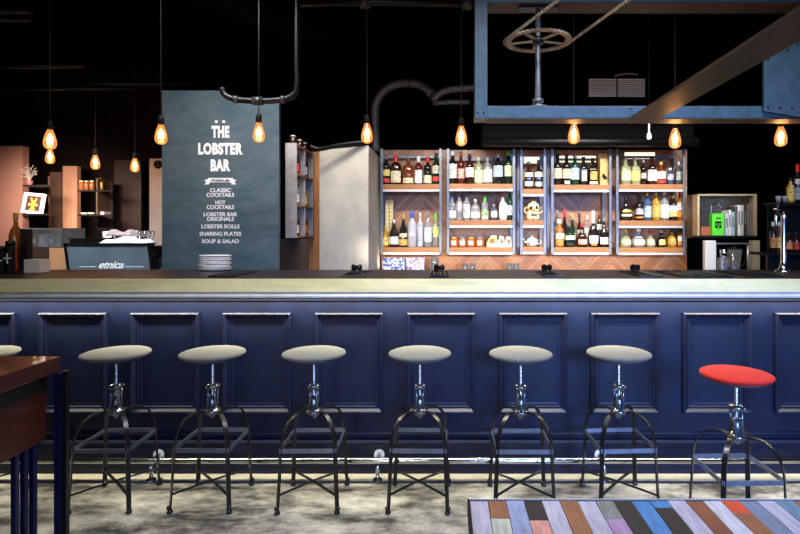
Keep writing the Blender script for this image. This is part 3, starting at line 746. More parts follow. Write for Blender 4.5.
# keep the low counter out of the column
cabm = mat('mottled_grey_board', (.45,.43,.43), .7, col2=(.30,.28,.28), scale=22)
cd, ce = 4.30, 4.86
cx0, cx1 = X(285.3,cd), X(296.5,cd)
cab = thing('open_cabinet', (cx1, cd, 0), 'tall grey wall cabinet with an open side of small bottles, beside the menu board', 'cabinet')
zt, zb = Z(143,cd), Z(238,cd); L_ = ce-cd
MB().box(cx0-cx1, 0, 0, .02, zb, zt, .002).build('end_panel', cabm, cab)
MB().box(cx0-cx1, 0, L_-.02, L_, zb, zt, .002).build('end_panel', cabm, cab)
MB().box(cx0-cx1, cx0-cx1+.015, .02, L_-.02, zb, zt).build('back_panel', mat('cabinet_inner', (.13,.09,.08), .7, noise=.2), cab)
shz = [zb, zb+(zt-zb)/3, zb+2*(zt-zb)/3, zt-.02]
for z in shz: MB().box(cx0-cx1+.015, -.001, .02, L_-.02, z, z+.018).build('shelf', mat('cabinet_wood', (.34,.17,.10), .5, noise=.3, scale=12), cab)
MB().box(cx0-cx1+.015, -.001, L_/2-.008, L_/2+.008, zb, zt).build('divider', cabm, cab)
sb = [('dark','red','cream','red-capped bottle'),('amber','gold','orange','amber bottle'),('clear','silver','white','clear bottle'),('gold','black','yellow','yellow bottle'),('brown','white','red','brown bottle'),('dark','silver','white','dark bottle')]
k = 0
for si, z in enumerate(shz[:3]):
    for fy, where in ((.14,'front'),(.40,'rear')):
        gk, ck, lk, nm = sb[k]; k += 1
        lev = ('lowest','middle','top')[si]
        yd = cd+fy; bxx = cx1-.045
        bottle(CX+bxx*F/yd, yd, z+.019, HY-(z+.019+.20-EYE)*F/yd, W(0,1)+ .066*F/yd, 'std', gk, ck, [(lk,.1,.45,.9)], '%s in the %s compartment of the %s row of the open cabinet' % (nm, where, lev), 'small bottles in the open cabinet')
for px, lab in ((294,'squat dark jar on top of the open cabinet, nearest the front'),(298.5,'squat dark jar on top of the open cabinet, second from the front'),(302,'squat dark jar on top of the open cabinet, at the rear')):
    dd = 4.38+(px-294)*.045
    t = thing('jar', (cx1-.05, dd, zt+.001), lab, 'jar', 'jars on top of the open cabinet')
    MB().lathe([(.028,0),(.03,.005),(.03,.05),(.02,.06)], n=16).build('body', gm('brown'), t)
    MB().lathe([(.022,.06),(.022,.075)], n=16).build('lid', km('silver'), t)
box_thing('cabinet_base', X(283,4.45), X(308,4.45), 4.40, 4.48, .0, Z(239,4.45), mat('dark_brown_board', (.06,.035,.02), .6, noise=.25), 'dark brown board panel below the open cabinet', 'board')
box_thing('timber_board', X(308.5,4.92), X(322,4.92), 4.90, 4.93, BC+.001, Z(152,4.92), mat('orange_ply', (.60,.27,.10), .5, noise=.25, scale=10, stretch=(4,4,.6)), 'upright orange wooden board between the open cabinet and plaster column', 'board')

# ---------------------------------------------------------------- left back area
lw = mat('mauve_brown_wall', (.27,.14,.11), .6, noise=.12, scale=2)
o = MB().box(XL, X(22.5,5.12), 5.12, 5.2, 0, Z(146,5.12)).build('wall_partition', lw); o['kind'] = 'structure'
o = MB().box(XL, X(160,5.9), 5.95, 6.0, 0, 3.2).build('wall_recess', mat('recess_brown', (.010,.006,.005), .8, noise=.2, spec=.1)); o['kind'] = 'structure'
def left_shelf(x0, x1, xf, d0, d1, zs, ztop, backcol, label):
    X0 = X(x0,d0); r = thing('wall_shelf', (X0, d0, 0), label, 'shelf'); w_ = X(x1,d0)-X0; wf = max(X(xf,d1)-X0, .02)
    sm = mat('black_shelf', (.010,.008,.007), .6, noise=.2, spec=.2)
    for z in zs: MB().prism([(0,0),(w_,0),(wf,d1-d0-.001),(0,d1-d0-.001)], z-.016, z, 'z').build('shelf_board', sm, r)
    MB().box(0, X(x1+1,d1)-X0, d1-d0, d1-d0+.02, zs[0]-.16, ztop).build('back_panel', mat('shelf_back_%d' % x0, backcol, .7, noise=.2), r)
    return r
# shelf next to the partition
za, zb2 = Z(213.5,5.0), Z(184.8,5.0)
left_shelf(22.7, 48.5, 35, 5.0, 5.32, [za, zb2], Z(176,5.32), (.10,.055,.042), 'black wall shelf holding the framed picture, at the left')
fr = thing('picture_frame', (X(30.5,5.06), 5.07, za+.001), 'white picture frame with a yellow lobster-like figure leaning on the black shelf', 'picture')
fr.rotation_euler = (-.12, .10, .12)
w_ = .098; h_ = .20
MB().box(-w_, w_, 0, .014, 0, h_, .003).build('frame', WHITE, fr)
MB().box(-w_*.64, w_*.64, -.0015, 0, .028, h_-.028).build('print', mat('picture_ground', (.05,.02,.03), .5, noise=.3), fr)
b = MB()
b.prism([(-.012,.05),(.012,.05),(.016,.09),(.02,.12),(.03,.155),(.018,.150),(.008,.125),(-.008,.125),(-.018,.150),(-.03,.155),(-.02,.12),(-.016,.09)], -.003, -.0016)
b.prism([(-.04,.10),(-.016,.09),(-.016,.08),(-.042,.075)], -.003, -.0016); b.prism([(.04,.10),(.016,.09),(.016,.08),(.042,.075)], -.003, -.0016)
b.prism([(-.03,.036),(.03,.036),(.012,.052),(-.012,.052)], -.003, -.0016)
b.build('yellow_figure', mat('yellow_ink', (.80,.50,.03), .5, noise=.2), fr)
pt = thing('dried_plant', (X(28.5,5.12), 5.13, zb2+.001), 'small pot with pale wiry dried stems on the upper black shelf', 'plant')
MB().lathe([(.022,0),(.030,.05),(.027,.052),(.02,.01)], n=14).build('pot', mat('pink_pot', (.35,.12,.12), .5), pt)
b = MB(); random.seed(3)
for k in range(22):
    a = random.random()*6.28; r_ = .02+.05*random.random(); hh = .08+.11*random.random()
    b.tube([(0,0,.04),(r_*.5*math.cos(a),r_*.5*math.sin(a),hh*.7+.02),(r_*math.cos(a),r_*math.sin(a),hh)], .0018, n=5, sm=2); b.sphere((r_*math.cos(a),r_*math.sin(a),hh), .006, n=6)
b.build('stems', mat('pale_stems', (.45,.42,.38), .6), pt)
# curtain-like brown pilasters
for x0, x1, dd, lab in ((49.5,61,5.6,'narrow dark brown pilaster behind the framed picture shelf'),(62.5,77,5.55,'lit tan brown door-like panel behind the coffee machine'),(114,141,5.8,'dark brown board panel between rear shelf and tan panel')):
    box_thing('upright_panel', X(x0,dd), X(x1,dd), dd, dd+.06, 0, Z({49.5:172,62.5:166,114:160}[x0],dd), mat('panel_%d' % x0, {49.5:(.10,.058,.042),62.5:(.42,.23,.15),114:(.022,.011,.008)}[x0], .5, noise=.3, scale=3, stretch=(6,1,.5)), lab, 'panel')
tp = thing('tan_panel', (X(152,5.0), 5.115, 0), 'tan panel with a round black bracket left of the menu board', 'panel')
MB().box(X(142.5,5.0)-X(152,5.0), X(175,5.0)-X(152,5.0), 0, .05, 0, Z(157,5.0), .003).build('board', mat('tan_plaster', (.42,.33,.27), .6, noise=.1, scale=4), tp)
b = MB().tube([(.030*math.cos(a),-.012,Z(163,5)+.030*math.sin(a)) for a in [k*math.pi/6 for k in range(12)]], .011, n=8, closed=True); b.cyl((0,0,Z(163,5)), (0,-.03,Z(163,5)), .014); b.build('ring_bracket', BLACK, tp)
# rear shelf with jars
zc, zd = Z(214.5,5.35), Z(190,5.35)
rsf = left_shelf(78, 112, 101, 5.35, 5.65, [zc, zd], Z(182,5.65), (.02,.011,.009), 'black rear wall shelf with brown jars above the coffee machine')
MB().box(X(97,5.35)-X(79,5.35), X(98.5,5.35)-X(79,5.35), 0, .2, zc, zd+.12).build('divider', mat('shelf_side', (.10,.06,.045), .6), rsf)
for px, lab in ((81.5,'brown storage jar at the left on the rear shelf'),(86.5,'brown storage jar in the middle of the rear shelf'),(92,'brown storage jar at the right, before the divider of the rear shelf')):
    t = thing('jar', (X(px,5.42), 5.42, zd+.001), lab, 'jar', 'brown jars on the rear shelf')
    MB().lathe([(.018,0),(.022,.004),(.022,.075),(.016,.085)], n=14).build('glass_body', glass_mat('jar_brown', (.45,.16,.06), .1, .3), t)
    MB().lathe([(.018,.085),(.018,.1)], n=14).build('lid', km('cream'), t)
bottle(100.5, 5.42, zd+.001, 178, 5, 'std', 'gold', 'gold', [('yellow',.2,.6)], 'small golden bottle right of the rear shelf divider', None)
for i, (px, lab) in enumerate(((84.5,'flat pale dish at the left on the lower rear shelf'),(91.5,'flat pale dish on the lower rear shelf beside the divider'))):
    o = MB().lathe([(.02,0),(.032,.012),(.034,.02),(.03,.018),(.018,.006),(0,.006)], n=20).build('dish', WHITE, None, (X(px,5.42), 5.42, zc+.001)); tag(o, lab, 'dish', 'dishes on the rear shelf')
o = box_thing('paper_stack', X(99.5,5.45), X(107,5.45), 5.40, 5.52, zc+.001, zc+.03, mat('paper_white', (.7,.68,.62), .7), 'small white paper stack at the right on the lower rear shelf', 'paper')

# coffee machine
cmx = X(108.5, 4.52)
cm = thing('coffee_machine', (cmx, 4.55, BC), 'slate-grey espresso machine with white script on its back panel', 'coffee machine')
zt_ = Z(244.5,4.5)-BC; q = lambda px, py, d=4.47: (X(px,d)-cmx, Z(py,d)-BC)
MB().box(-.36, .36, -.0, .40, .03, zt_-.015, .01).build('body', DARKMETAL, cm)
mp_ = mat('machine_panel', (.10,.135,.17), .4, noise=.25, scale=5)
pa = MB().prism([(q(71,270)[0], .02), (q(153,270)[0], .02), q(147.5,244.2), q(64.5,244.2)], -.075, -.045).build('back_panel', mp_, cm)
b = MB()
for px0, px1 in ((63.5,66),(147,149.5)):
    b.prism([(q(px0,244)[0],q(0,243.2)[1]),(q(px1,244)[0],q(0,243.2)[1]),(q(px1+5,270)[0],.02),(q(px0+5,270)[0],.02)], -.085, .0)
b.prism([q(63.5,245.2), q(149,245.2), q(149,243.2), q(63.5,243.2)], -.085, .0); b.build('panel_trim', DARKMETAL, cm)
tl = text_mesh('etnica', .088, 'script_lettering', CH_W, cm, (q(110,0)[0], -.0765, q(0,268.2)[1]), sx=1.05, offset=.002, shear=.45, space=.95)
b = MB()
for a, c_ in ((79,95),(124,143)): b.prism([q(a,266.4), q(c_,266.4), q(c_,267.0), q(a,267.0)], -.0765, -.0752)
b.build('script_line', CH_W, cm)
b = MB()
for k in range(22): b.box(-.33+k*.015, -.325+k*.015+.003, -.03, .36, zt_, zt_+.055-abs(k-11)*.0012, .001)
b.box(-.34, -.0, -.035, -.028, zt_+.045, zt_+.053); b.box(-.34, -.0, .355, .362, zt_+.045, zt_+.053); b.box(-.34, -.0, .0, .36, zt_-.015, zt_+.001); b.build('cup_rack', BLACK, cm)
for px in (72, 140): MB().cyl((q(px,0)[0], .05, 0), (q(px,0)[0], .05, .03), .03).build('foot', DARKMETAL, cm)
# grinder-like dark block at its right
gr = thing('steam_unit', (-2.435, 4.63, BC), 'black appliance squeezed between the coffee machine and menu board', 'appliance')
MB().box(-.045, .045, -.06, .12, 0, .19, .01).build('body', BLACK, gr)
MB().lathe([(.035,.19),(.045,.23),(.04,.25)], n=16).build('hopper', DARKMETAL, gr)
MB().cyl((-.01,-.062,.10), (-.01,-.068,.10), .014).build('dial', CHROME, gr)
# folded cloths on the machine
def cloth(name, x0, x1, z0, th, m, label, d0=4.48, d1=4.72, seed=1):
    random.seed(seed); b = MB(); n, k = 18, 8; top = []; bot = []
    for i in range(n+1):
        u = i/n; rowt, rowb = [], []
        for j in range(k+1):
            v = j/k; edge = min(1, 6*min(u,1-u)+.15)*min(1, 6*min(v,1-v)+.3)
            hgt = th*edge*(.8+.25*math.sin(u*9+seed+v*3)+.1*random.random())
            rowt.append(b.bm.verts.new((x0+(x1-x0)*u-(x0+x1)/2, (d1-d0)*(v-.5), hgt))); rowb.append(b.bm.verts.new((x0+(x1-x0)*u-(x0+x1)/2, (d1-d0)*(v-.5), 0)))
        top.append(rowt); bot.append(rowb)
    fs = []
    for i in range(n):
        for j in range(k):
            fs.append(b.bm.faces.new((top[i][j], top[i+1][j], top[i+1][j+1], top[i][j+1]))); fs.append(b.bm.faces.new((bot[i][j], bot[i][j+1], bot[i+1][j+1], bot[i+1][j])))
    for i in range(n):
        fs.append(b.bm.faces.new((bot[i][0], bot[i+1][0], top[i+1][0], top[i][0]))); fs.append(b.bm.faces.new((top[i][k], top[i+1][k], bot[i+1][k], bot[i][k])))
    for j in range(k):
        fs.append(b.bm.faces.new((top[0][j], top[0][j+1], bot[0][j+1], bot[0][j]))); fs.append(b.bm.faces.new((bot[n][j], bot[n][j+1], top[n][j+1], top[n][j])))
    for f in fs: f.smooth = True
    o = b.build(name, m, None, ((x0+x1)/2, (d0+d1)/2, z0)); tag(o, label, 'cloth', 'cloths on the coffee machine')
wc = mat('white_towel', (.66,.70,.78), .9, noise=.15, scale=30, bump=.3, bscale=120); gc = mat('grey_towel', (.33,.28,.30), .9, noise=.2, scale=40, bump=.3, bscale=120)
zc0 = BC+zt_+.001
cloth('towel', X(107,4.6), X(149,4.6), zc0+.004, .06, wc, 'white folded towel lowest on the coffee machine', seed=2)
cloth('towel', X(109,4.6), X(134,4.6), zc0+.072, .05, gc, 'greyish crumpled towel on top of the white one', seed=5, d0=4.54, d1=4.70)
for px, hh, lab in ((107.5,.075,'white cup standing behind the cup rack of the coffee machine'),(132.5,.085,'white cup turned over behind the towels')):
    t = thing('cup', (X(px,4.82), 4.82, BC+zt_+.001-.014), lab, 'cup', 'white cups on the coffee machine')
    MB().lathe([(.026,0),(.030,.004),(.042,hh+.05),(.038,hh+.05),(.026,.01)], n=24).build('bowl', WHITE, t)
    MB().tube([(.036,0,.03),(.062,0,.045),(.06,0,.085),(.04,0,.09)], .005, n=8).build('handle', WHITE, t)
for i, px in enumerate((140.5,144.5,148.5,152.5)):
    lab = ('stemmed glass nearest the towels','second stemmed glass right of the towels','third stemmed glass, left of the last one','stemmed glass nearest the menu board')[i]
    o = MB().lathe([(.022,0),(.020,.003),(.003,.008),(.003,.06),(.016,.08),(.020,.13),(.0185,.13),(.014,.082)], n=16, cap=False).build('stem_glass', CLEAR, None, (X(px,4.85), 4.85, BC+zt_-.0145)); tag(o, lab, 'glass', 'stemmed glasses by the coffee machine')

# far left items
bottle(15.8, 3.5, 1.1005, 213, 11.5, 'wide', 'orange', 'gold', [('cream',.22,.46,.55)], 'large amber whisky bottle standing at the far left of the bar', None, capf=.12, name='bottle')
for px, w_, yt, lab in ((2.5,11,246,'black canister with white lettering at the left edge'),(10.5,8,241,'smaller black canister in front of the amber bottle')):
    t = thing('canister', (X(px,3.3), 3.3, 1.1005), lab, 'canister', 'black canisters at the far left')
    r_ = W(w_,3.3)/2; hh = Z(yt,3.3)-1.1
    MB().lathe([(r_*.95,0),(r_,.006),(r_,hh-.03),(r_*.96,hh-.028)], n=24).build('body', BLACK, t)
    MB().lathe([(r_*1.03,hh-.028),(r_*1.03,hh-.004),(r_*.9,hh)], n=24).build('lid', DARKMETAL, t)
    b = MB(); b.box(-.022,.022,-r_-.002,-r_+.004,hh*.45,hh*.45+.008); b.box(-.004,.004,-r_-.002,-r_+.004,hh*.3,hh*.62); b.build('white_mark', CH_W, t)
box_thing('menu_holder', X(20,3.45), X(28,3.45), 3.45, 3.49, 1.1005, Z(229,3.45), mat('dark_leather', (.035,.022,.018), .5, noise=.3), 'dark upright leather folder between the amber bottle and display case', 'folder')
box_thing('paper_box', X(25,3.35), X(41,3.35), 3.34, 3.43, 1.1005, Z(259.5,3.35), mat('white_cardboard', (.75,.70,.58), .6), 'white cardboard box lying on the bar at the left', 'box')
dc = thing('display_case', (X(48,4.75), 4.68, BC), 'low glass display case with blue and white packets at the left', 'display case')
cw = W(20,4.7)
MB().box(-cw, cw, 0, .3, 0, Z(247,4.7)-BC, .003).build('base', mat('case_base', (.05,.03,.025), .5, noise=.2), dc)
zg0, zg1 = Z(247,4.7)-BC, Z(229.5,4.7)-BC
MB().box(-cw, cw, 0, .006, zg0, zg1).build('glass_front', mat('pane_glass', (.8,.85,.9), .03, trans=.95), dc)
b = MB()
for sx_ in (-cw, cw-.012): b.box(sx_, sx_+.012, -.004, .3, zg0, zg1+.004)
b.box(-cw, cw, -.004, .3, zg1, zg1+.012); b.build('case_frame', mat('case_metal', (.20,.20,.21), .4, metal=.5), dc)
box_thing('card_panel', X(48,4.64), X(66,4.64), 4.655, 4.675, BC, Z(248,4.64), mat('tan_cardboard', (.52,.27,.13), .6, noise=.1), 'tan cardboard sheet leaning below the display case', 'card')
for i, (px, c_, lab) in enumerate(((34.5,(.55,.30,.12),'brown pastry packet inside the display case'),(43,(.55,.62,.78),'pale blue packet in the middle of the display case'),(52,(.38,.46,.66),'blue packet right of the middle in the display case'),(60,(.65,.70,.82),'whitish packet at the right end of the display case'))):
    w_ = W(3.6,4.8); t = thing('snack_packet', (X(px,4.8), 4.82, Z(247,4.7)+.001), lab, 'packet', 'packets in the display case')
    MB().prism([(-w_,0),(w_,0),(w_*.95,.09),(w_*.8,.115),(-w_*.85,.108),(-w_*.98,.08)], -.03, .03).build('wrapper', mat('packet_%d' % i, c_, .45, noise=.25, scale=20), t)
    MB().box(-w_*.5, w_*.5, -.0315, -.0302, .03, .07).build('print', WHITE, t)

# ---------------------------------------------------------------- right: book box, appliance, taps
d = 4.62
bb = thing('book_box', (X(726,d), d, 0), 'open grey wooden wall box holding books right of the shelves', 'shelf box')
xc = X(726,d); x0_, x1_, z1_, z0_ = X(697.5,d)-xc, X(757,d)-xc, Z(194,d), Z(238,d)
bm_ = mat('grey_brown_ply', (.28,.225,.16), .6, noise=.18, scale=8)
MB().box(x0_, x1_, 0, .2, z1_-.016, z1_, .002).build('top_panel', bm_, bb)
MB().box(x0_, x1_, 0, .2, z0_, z0_+.02, .002).build('bottom_panel', BLACK, bb)
MB().box(x0_, x0_+.018, 0, .2, z0_+.02, z1_-.016, .001).build('side_panel', mat('gold_edge_ply', (.50,.36,.20), .5, noise=.1), bb)
MB().box(x1_-.03, x1_, 0, .2, z0_+.02, z1_-.016, .001).build('side_panel', bm_, bb)
MB().box(x0_+.018, x1_-.03, .185, .2, z0_+.02, z1_-.016).build('back_panel', bm_, bb)
MB().box(x0_-.004, x0_-.0005, .09, .2, z0_, z1_, .001).build('side_cladding', mat('brown_outer_board', (.10,.05,.03), .5, noise=.2), bb)
zf = z0_+.021
def book(px0, px1, ytop, col, label, lean=0., marks=None, dep=.135, yy=4.66, name='book', cat='book'):
    w_ = X(px1,yy)-X(px0,yy); hh = Z(ytop,yy)-zf
    t = thing(name, ((X(px0,yy)+X(px1,yy))/2, yy, zf), label, cat, 'books in the wall box' if name == 'book' else None)
    t.rotation_euler = (0, lean, 0)
    m = mat('cover_%s' % '_'.join('%02d' % int(c*99) for c in col), col, .5, noise=.08)
    if name == 'book':
        MB().box(-w_/2, w_/2, 0, dep, 0, hh, .0015).build('cover', m, t)
        MB().box(-w_/2+.0018, w_/2-.0018, .004, dep-.003, hh, hh+.0012).build('page_block', mat('paper_white', (.7,.68,.62), .7), t)
        MB().box(-w_*.25, w_*.25, -.0012, 0, hh*.35, hh*.8).build('spine_print', mat('spine_ink', (.12,.13,.14), .5), t)
    else: MB().box(-w_/2, w_/2, 0, dep, 0, hh, .003).build('body', m, t)
    return t
t = book(712.3, 724.2, 213.7, (.10,.72,.03), 'bright green box with a dark face-like print', name='green_box', cat='box', dep=.06)
b = MB(); b.box(-.028,.028,-.002,0,.065,.125,.0006); b.box(-.02,.02,-.002,0,.148,.158,.0004); b.build('dark_print', BLACK, t)
b = MB(); b.box(-.018,-.008,-.003,-.0018,.09,.108); b.box(.008,.018,-.003,-.0018,.09,.108); b.box(-.006,.006,-.003,-.0018,.072,.086); b.build('pale_print', mat('spring_green', (.10,.72,.03), .5), t)
book(725.4,728.4,213.5,(.50,.56,.60),'pale blue-grey book beside the green box')
book(728.8,731.2,210,(.62,.68,.66),'thin pale green book, second from the green box')
book(731.6,734.6,212,(.34,.44,.50),'greyish blue book, third from the green box')
book(735.0,737.6,206.5,(.06,.09,.08),'dark thin book in the middle of the row')
book(738.0,740.4,205,(.75,.76,.76),'white tall book left of the blackest ones')
book(740.8,743.6,205.5,(.42,.44,.46),'mid-grey tall book in the right half of the row')
book(744.0,746.6,204.5,(.02,.02,.025),'black tall book, left of the last one')
book(747.0,749.6,205,(.10,.10,.11),'charcoal book at the right end of the row')
box_thing('small_speaker', X(700.3,4.72), X(710,4.72), 4.715, 4.80, zf+.078, Z(209,4.74), mat('cube_black', (.02,.018,.016), .5, noise=.2), 'small black box on the orange-brown one in the book box', 'box')
box_thing('orange_carton', X(700.6,4.70), X(711,4.70), 4.69, 4.80, zf, zf+.077, mat('carton_orange', (.36,.10,.035), .5, noise=.1), 'orange-brown carton at the left inside the book box', 'carton')
wl = thing('wire_ornament', (X(717,4.76), 4.765, zf), 'curled silver wire ornament behind the green box', 'ornament')
hz = Z(207,4.8)-zf
MB().tube([(-.04,0,0),(-.05,0,hz-.02),(-.035,0,hz+.03),(0,0,hz+.04),(.015,0,hz+.01),(-.01,0,hz-.02),(-.045,0,hz-.01),(-.02,0,hz+.02),(.02,0,hz+.055),(.04,0,hz+.05),(.02,0,hz+.03),(.035,0,hz),(.02,0,hz-.03)], .0035, n=8).build('curled_wire', CHROME, wl)
MB().lathe([(.03,0),(.03,.006),(.006,.01)], c=(-.04,0,0), n=16).build('base', DARKMETAL, wl)
# stack below: white board, appliance with lamp, white post
box_thing('white_partition', X(705,4.6), X(716,4.6), 4.60, 4.64, BC, Z(240.5,4.6), mat('white_laminate', (.78,.77,.74), .4), 'bright white upright panel below the book box', 'panel')
box_thing('white_post', X(752.5,4.6), X(760,4.6), 4.60, 4.66, BC, Z(240.5,4.6), mat('cream_laminate', (.36,.34,.27), .5), 'grey-cream upright post below the right corner of the book box', 'post')
rk = thing('steel_rack', (X(734,4.62), 4.64, BC), 'low steel rack shelf between the white panel and the post', 'rack')
w_ = W(17.5,4.6); hz = Z(243,4.62)-BC
MB().box(-w_, w_, 0, .2, hz-.012, hz, .002).build('top_shelf', BRUSHED, rk)
for sx_ in (-w_+.01, w_-.01): MB().cyl((sx_,.02,0), (sx_,.02,hz-.012), .008).build('post', BRUSHED, rk)
MB().box(-w_, w_, .18, .2, 0, hz-.012).build('back_plate', DARKMETAL, rk)
bl = thing('blender_jug', (X(736,4.56), 4.59, BC), 'glass blender jug with steel base under the book box', 'blender')
MB().lathe([(.055,0),(.060,.01),(.052,.06),(.038,.075)], n=24).build('base', CHROME, bl)
MB().lathe([(.036,.076),(.052,.27),(.049,.27),(.034,.08)], n=20, sq=True, cap=False).build('jug', CLEAR, bl)
MB().lathe([(.052,.271),(.052,.282),(.02,.286),(.015,.30)], n=20).build('lid', BLACK, bl)
MB().tube([(.050,0,.25),(.090,0,.24),(.085,0,.14),(.044,0,.13)], .006, n=8).build('handle', BLACK, bl)
es = thing('espresso_grinder', (X(722.5,4.6), 4.58, BC), 'small chrome appliance with dials beside the white panel', 'appliance')
MB().box(-.035, .035, -.04, .05, 0, .20, .006).build('body', BRUSHED, es)
MB().lathe([(.03,.20),(.036,.265),(.03,.27)], n=18).build('hopper', CHROME, es)
for k in range(2): MB().cyl((-.014+k*.028,-.042,.16), (-.014+k*.028,-.052,.16), .010).build('dial', mat('dial_amber', (.6,.35,.1), .3, metal=.5), es)
MB().cyl((0,-.04,.12), (0,-.085,.115), .008).build('spout', CHROME, es)

# beer tap
def tap(px, label, hz_=1.0):
    d = 3.42; t = thing('beer_tap', (X(px,d), d, 1.1005), label, 'beer tap', 'chrome taps at the right end of the bar')
    hh = Z(211,d)-1.1
    MB().lathe([(.050,0),(.050,.006),(.034,.016),(.022,.035),(.017,.07),(.016,hh-.05),(.020,hh-.02),(.012,hh)], n=24).build('column', CHROME, t)
    MB().tube([(0,0,hh-.035),(-.03,-.01,hh-.015),(-.058,-.02,hh-.025),(-.062,-.02,hh-.07),(-.058,-.02,hh-.10)], .009, n=10).build('spout', CHROME, t)
    hd = MB().tube([(-.045,-.018,hh-.02),(-.048,-.018,hh+.03),(-.040,-.018,hh+.055)], .007, n=8); hd.build('lever', DARKMETAL, t)
    MB().cyl((-.075,-.02,hh+.012), (.035,0,hh+.004), .006).build('crossbar', CHROME, t)
    MB().lathe([(.045,.0),(.045,.004)], c=(-.085,-.075,0), n=20).build('drip_tray', DARKMETAL, t)
tap(783.5, 'tall chrome beer tap nearest the book box')
tap(813, 'chrome beer tap cut by the right edge of the photo')
# bottle rack behind taps
rk = thing('bottle_rack', (X(793,4.0), 4.0, 0), 'black two-tier rack behind the beer taps', 'rack')
zr1, zr0 = Z(203,4.0), Z(253,4.0)
MB().box(X(786,4)-X(793,4), .30, 0, .25, zr1-.02, zr1, .002).build('upper_shelf', BLACK, rk)
MB().box(X(768,4)-X(793,4), .30, 0, .25, zr0-.02, zr0, .002).build('lower_shelf', BLACK, rk)
MB().box(X(787,4)-X(793,4), .30, .235, .25, 0, zr1-.02).build('back_panel', BLACK, rk)
for lx_ in (X(769,4)-X(793,4), .28): MB().box(lx_, lx_+.02, .02, .04, 0, zr0-.02).build('leg', DARKMETAL, rk)
g = 'bottles on the rack behind the taps'
bottle(790.5, 4.1, zr1+.001, 178, 6.9, 'std', 'gold', 'black', [('yellow',.1,.62,.95),('white',.65,.7,.5)], 'bottle with a long yellow label above the beer taps', g)
bottle(797.5, 4.1, zr1+.001, 164.5, 6.9, 'std', 'dark', 'red', [('white',.5,.62,.9),('grey',.1,.4,.9)], 'dark bottle with a big red cap above the beer taps', g, capf=.2)
bottle(806, 4.1, zr1+.001, 167, 8, 'std', 'green', 'silver', [('cream',.1,.4,.9)], 'green bottle right of the red-capped one, at the photo edge', g)
for px, lab, lk, gk in ((773,'small bottle with an amber label left of the tap column','orange','dark'),(779.5,'small yellow-labelled bottle behind the tap column','yellow','amber'),(789,'squat amber-labelled bottle on the lower rack, right of the tap column','orange','brown'),(796,'squat bottle with a red label at the right of the lower rack','red','brown')):
    bottle(px, 4.1, zr0+.001, 222 if px < 785 else 232, 6.5, 'std', gk, 'cream' if px < 785 else 'black', [(lk,.15,.5,.9)], lab, 'small bottles behind the beer taps')
for i, (px, lab) in enumerate(((778.5,'left grey tumbler on the small ledge above the tap'),(785,'right grey tumbler on the small ledge above the tap'))):
    o = MB().lathe([(.014,0),(.02,.05),(.018,.05),(.013,.004),(0,.004)], n=16).build('tumbler', mat('grey_tumbler', (.32,.34,.35), .3, noise=.1), None, (X(px,4.1), 4.1, Z(202,4.0)+.001)); tag(o, lab, 'glass', 'tumblers above the tap')
box_thing('wire_ledge', X(774,4.1), X(785.6,4.0)-.002, 4.05, 4.25, Z(202,4.0)-.012, Z(202,4.0), DARKMETAL, 'small dark ledge left of the upper bottle rack', 'ledge')
box_thing('rack_stand', X(779,4.12), X(782,4.12), 4.14, 4.17, zr0+.0005, Z(202,4.0)-.0125, DARKMETAL, 'thin dark stand holding the small ledge', 'stand')

# ---------------------------------------------------------------- bar mats and bits on the worktop
def bar_mat(px0, px1, label, knob=True, d0=3.02, d1=3.40):
    dd = (d0+d1)/2; x0_, x1_ = X(px0,dd), X(px1,dd); cx_ = (x0_+x1_)/2; hw_ = (x1_-x0_)/2
    b = MB(); hd = (d1-d0)/2; nx = max(8, int(hw_*2/.011)); ny = 30; g = []
    for i in range(nx+1):
        g.append([b.bm.verts.new((-hw_+2*hw_*i/nx, -hd+2*hd*j/ny, .0035+(.006 if (i % 2 and j % 2) or i in (0, nx) or j in (0, ny) else 0))) for j in range(ny+1)])
    for i in range(nx):
        for j in range(ny): b.bm.faces.new((g[i][j], g[i+1][j], g[i+1][j+1], g[i][j+1]))
    r_ = bmesh.ops.extrude_edge_only(b.bm, edges=[e for e in b.bm.edges if e.is_boundary])
    for v in r_['geom']:
        if isinstance(v, bmesh.types.BMVert): v.co.z = 0
    o = b.build('bar_mat', mat('shiny_rubber', (.010,.010,.012), .2, noise=.2), None, (cx_, dd, 1.1003)); tag(o, label, 'bar mat', 'black bar mats on the worktop')
bar_mat(222, 247, 'bar mat right of the stacked plates')
bar_mat(346, 368, 'bar mat in front of the pale plaster column')
bar_mat(430, 449, 'bar mat between the first two bottle shelves')
bar_mat(540, 556, 'bar mat below the narrow bottle shelf')
bar_mat(629, 650, 'bar mat below the rightmost bottle shelf')
bar_mat(668, 716, 'widest bar mat, in front of the book box')
bar_mat(733, 764, 'bar mat left of the beer taps')
def caddy(px, d_, label):
    t = thing('jigger', (X(px,d_), d_, 1.1325), label, 'jigger', 'jiggers lying on the bar mats')
    t.rotation_euler = (0, math.pi/2, .7)
    MB().lathe([(.022,0),(.013,.028),(.011,.032),(.015,.038),(.020,.055),(.018,.055),(.010,.034)], n=20, cap=False).build('cup', DARKMETAL, t)
    MB().lathe([(.0225,.0),(.0228,.004)], n=20).build('rim', DARKMETAL, t)
for px, lab in ((436,'jigger on the mat between the first two bottle shelves'),(544,'jigger on the mat below the narrow shelf'),(633,'jigger on the mat below the rightmost shelf'),(353,'jigger on the mat in front of the plaster column')):
    caddy(px, 3.33, lab)
bl2 = thing('napkin_tray', (X(636,4.7), 4.7, BC), 'low white tray on the back counter under the rightmost shelf', 'tray')
MB().box(-.055, .055, -.04, .04, 0, .05, .004).build('body', WHITE, bl2)
MB().box(-.05, .05, -.035, .035, .05, .056, .002).build('napkins', mat('paper_white', (.7,.68,.62)), bl2)

